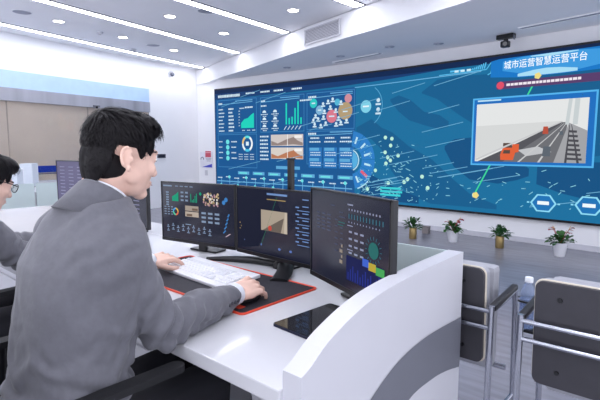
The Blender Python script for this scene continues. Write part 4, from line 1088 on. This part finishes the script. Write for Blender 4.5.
    sf.prism(pts, fwd * .002); sf.build('shirt_front', SHIRT, t)
    # trousers and shoes
    tb = MB()
    for k, s in arms:
        hp, kn, an = hip + rgt * (s * .085) + V((0, 0, -.01)), V(J['kn' + k]), V(J['an' + k])
        tb.cap(hp, kn, .096, .068); tb.cap(kn, an + V((0, 0, .02)), .068, .055)
        sh_ = MB(); sh_.cap(an - fwd * .03 + V((0, 0, -.035)), an + fwd * .15 - V((0, 0, .04)), .045, .038)
        me = remesh(sh_, 'shoe', SHOE, .008, 3); zmin = min(v.co.z for v in me.vertices)
        for v in me.vertices: v.co.z = max(.002, v.co.z)
        shift(me, og); link('shoe', me, t)
    tb.ball(hip, (.17, .12, .10), TR_)
    me = remesh(tb, 'trousers', TROU, .009, 4); shift(me, og); link('trousers', me, t)
    return t, h
man, _ = make_person('young man in grey suit typing at the white desk, seen from behind', dict(
    head=(-1.165, .612, 1.250), hyaw=math.radians(4), hpitch=math.radians(-10), byaw=math.radians(5),
    neck=(-1.185, .550, 1.140), chest=(-1.19, .50, .90), hip=(-1.19, .43, .52),
    shR=(-1.085, .540, 1.035), elR=(-1.072, .660, .792), wrR=(-1.160, .990, .786), hfR=(-.10, 1, .06), hnR=(.42, .05, 1), hbR=(.50, .60, .40), tiR=.012,
    shL=(-1.365, .535, 1.035), elL=(-1.62, .72, .815), wrL=(-1.725, 1.010, .802), hfL=(-.02, 1, -.02), hnL=(.2, .1, 1), hbL=(.45, .45, .35),
    knR=(-1.135, .86, .54), knL=(-1.33, .86, .54), anR=(-1.125, .83, .10), anL=(-1.34, .83, .10)))
col2, h2 = make_person('seated colleague in grey suit and glasses at the left edge of the view', dict(
    head=(-2.235, .590, 1.135), hyaw=math.radians(12), hpitch=math.radians(-22), byaw=math.radians(5),
    neck=(-2.270, .51, 1.02), chest=(-2.280, .45, .84), hip=(-2.280, .38, .52),
    shR=(-2.135, .525, .965), elR=(-2.140, .69, .795), wrR=(-2.200, .985, .785), hfR=(-.10, 1, -.12), hnR=(.1, .1, 1),
    shL=(-2.445, .51, .965), elL=(-2.590, .71, .795), wrL=(-2.490, 1.0, .785), hfL=(.1, 1, -.08), hnL=(0, .1, 1),
    knR=(-2.170, .80, .54), knL=(-2.410, .80, .54), anR=(-2.160, .80, .10), anL=(-2.420, .80, .10)), 0)
gl = MB()
for s in (-1, 1):
    gl.tube([h2(s * .033 + .022 * math.cos(a), .104 - .004 * abs(math.cos(a)), .002 + .018 * math.sin(a)) for a in [2 * PI * i / 20 for i in range(20)]], .0018, 6, closed=True)
    gl.tube([h2(s * .055, .100, .008), h2(s * .078, .06, .008), h2(s * .083, -.01, .006)], .002, 6)
gl.tube([h2(-.011, .106, .006), h2(.011, .106, .006)], .0016, 6)
g = thing('glasses', 'dark framed glasses worn by the seated colleague at the left edge', 'glasses', col2.location)
gl.build('frame', BLACKP, g)
for s in (-1, 1):
    MB().ball(h2(s * .033, .103, .002), (.021, .0015, .017), Matrix.Rotation(math.radians(12), 3, 'Z') @ Matrix.Rotation(math.radians(-22), 3, 'X'), 16, 8).build('lens', mat('spectacle lens', '#eef4f4', .03, var=0, trans=.9, ior=1.1, alpha=.4), g)

# ------------------------------------------------------------------ office chairs
CHB = mat('black chair mesh', '#17171b', .6, var=.15, scale=80, bump=.1, bscale=500)
def make_office_chair(label, x, y, yaw):
    t = thing('office_chair', label, 'chair', (0, 0, 0), 'black office chairs at the control desk')
    MB().box((0, 0, .40), (.48, .46, .07), bev=.03).build('seat', CHB, t)
    hb = MB(); rings = []
    for z, w, yo, th in ((.48, .20, -.235, .020), (.58, .225, -.25, .022), (.75, .23, -.265, .022), (.90, .215, -.285, .02), (.97, .18, -.295, .014)):
        rings.append([V((w * math.cos(a), yo - .03 * (1 - abs(math.cos(a)) ** 2) + th * math.sin(a), z)) for a in [2 * PI * i / 20 for i in range(20)]])
    hb.loft(rings); hb.build('backrest', CHB, t)
    MB().tube([(0, -.12, .36), (0, -.29, .38), (0, -.33, .50), (0, -.33, .75)], .02, 8).build('back_support', BLACKP, t)
    for s in (-1, 1):
        MB().tube([(s * .18, -.02, .36), (s * .25, -.02, .40), (s * .255, -.03, .55), (s * .255, -.02, .705)], .016, 8).build('arm_post', BLACKP, t)
        hb = MB(); hb.prism(rrect(s * .255, .085, .044, .33, .020, .700), (0, 0, .018)); hb.build('armrest', CHB, t)
    MB().cone((0, 0, .12), (0, 0, .37), .03, .025).build('gas_column', CHROME, t)
    MB().lathe([(.05, .07), (.05, .13), (.03, .14)], (0, 0, 0), 16).build('hub', BLACKP, t)
    for k in range(5):
        a = 2 * PI * k / 5 + .3; d = V((math.cos(a), math.sin(a), 0))
        lg = MB().cone(d * .03 + V((0, 0, .10)), d * .29 + V((0, 0, .075)), .024, .015, 10).build('base_leg', BLACKP, t)
        n = V((-d.y, d.x, 0))
        MB().cone(d * .29 - n * .022 + V((0, 0, .03)), d * .29 + n * .022 + V((0, 0, .03)), .029, .029, 14).build('caster', BLACKP, lg)
    t.location = (x, y, 0); t.rotation_euler = (0, 0, yaw)
    return t
make_office_chair('black office chair under the man typing in the foreground', -1.25, .42, 0)
make_office_chair('black office chair under the colleague at the left edge', -2.28, .40, math.radians(5))
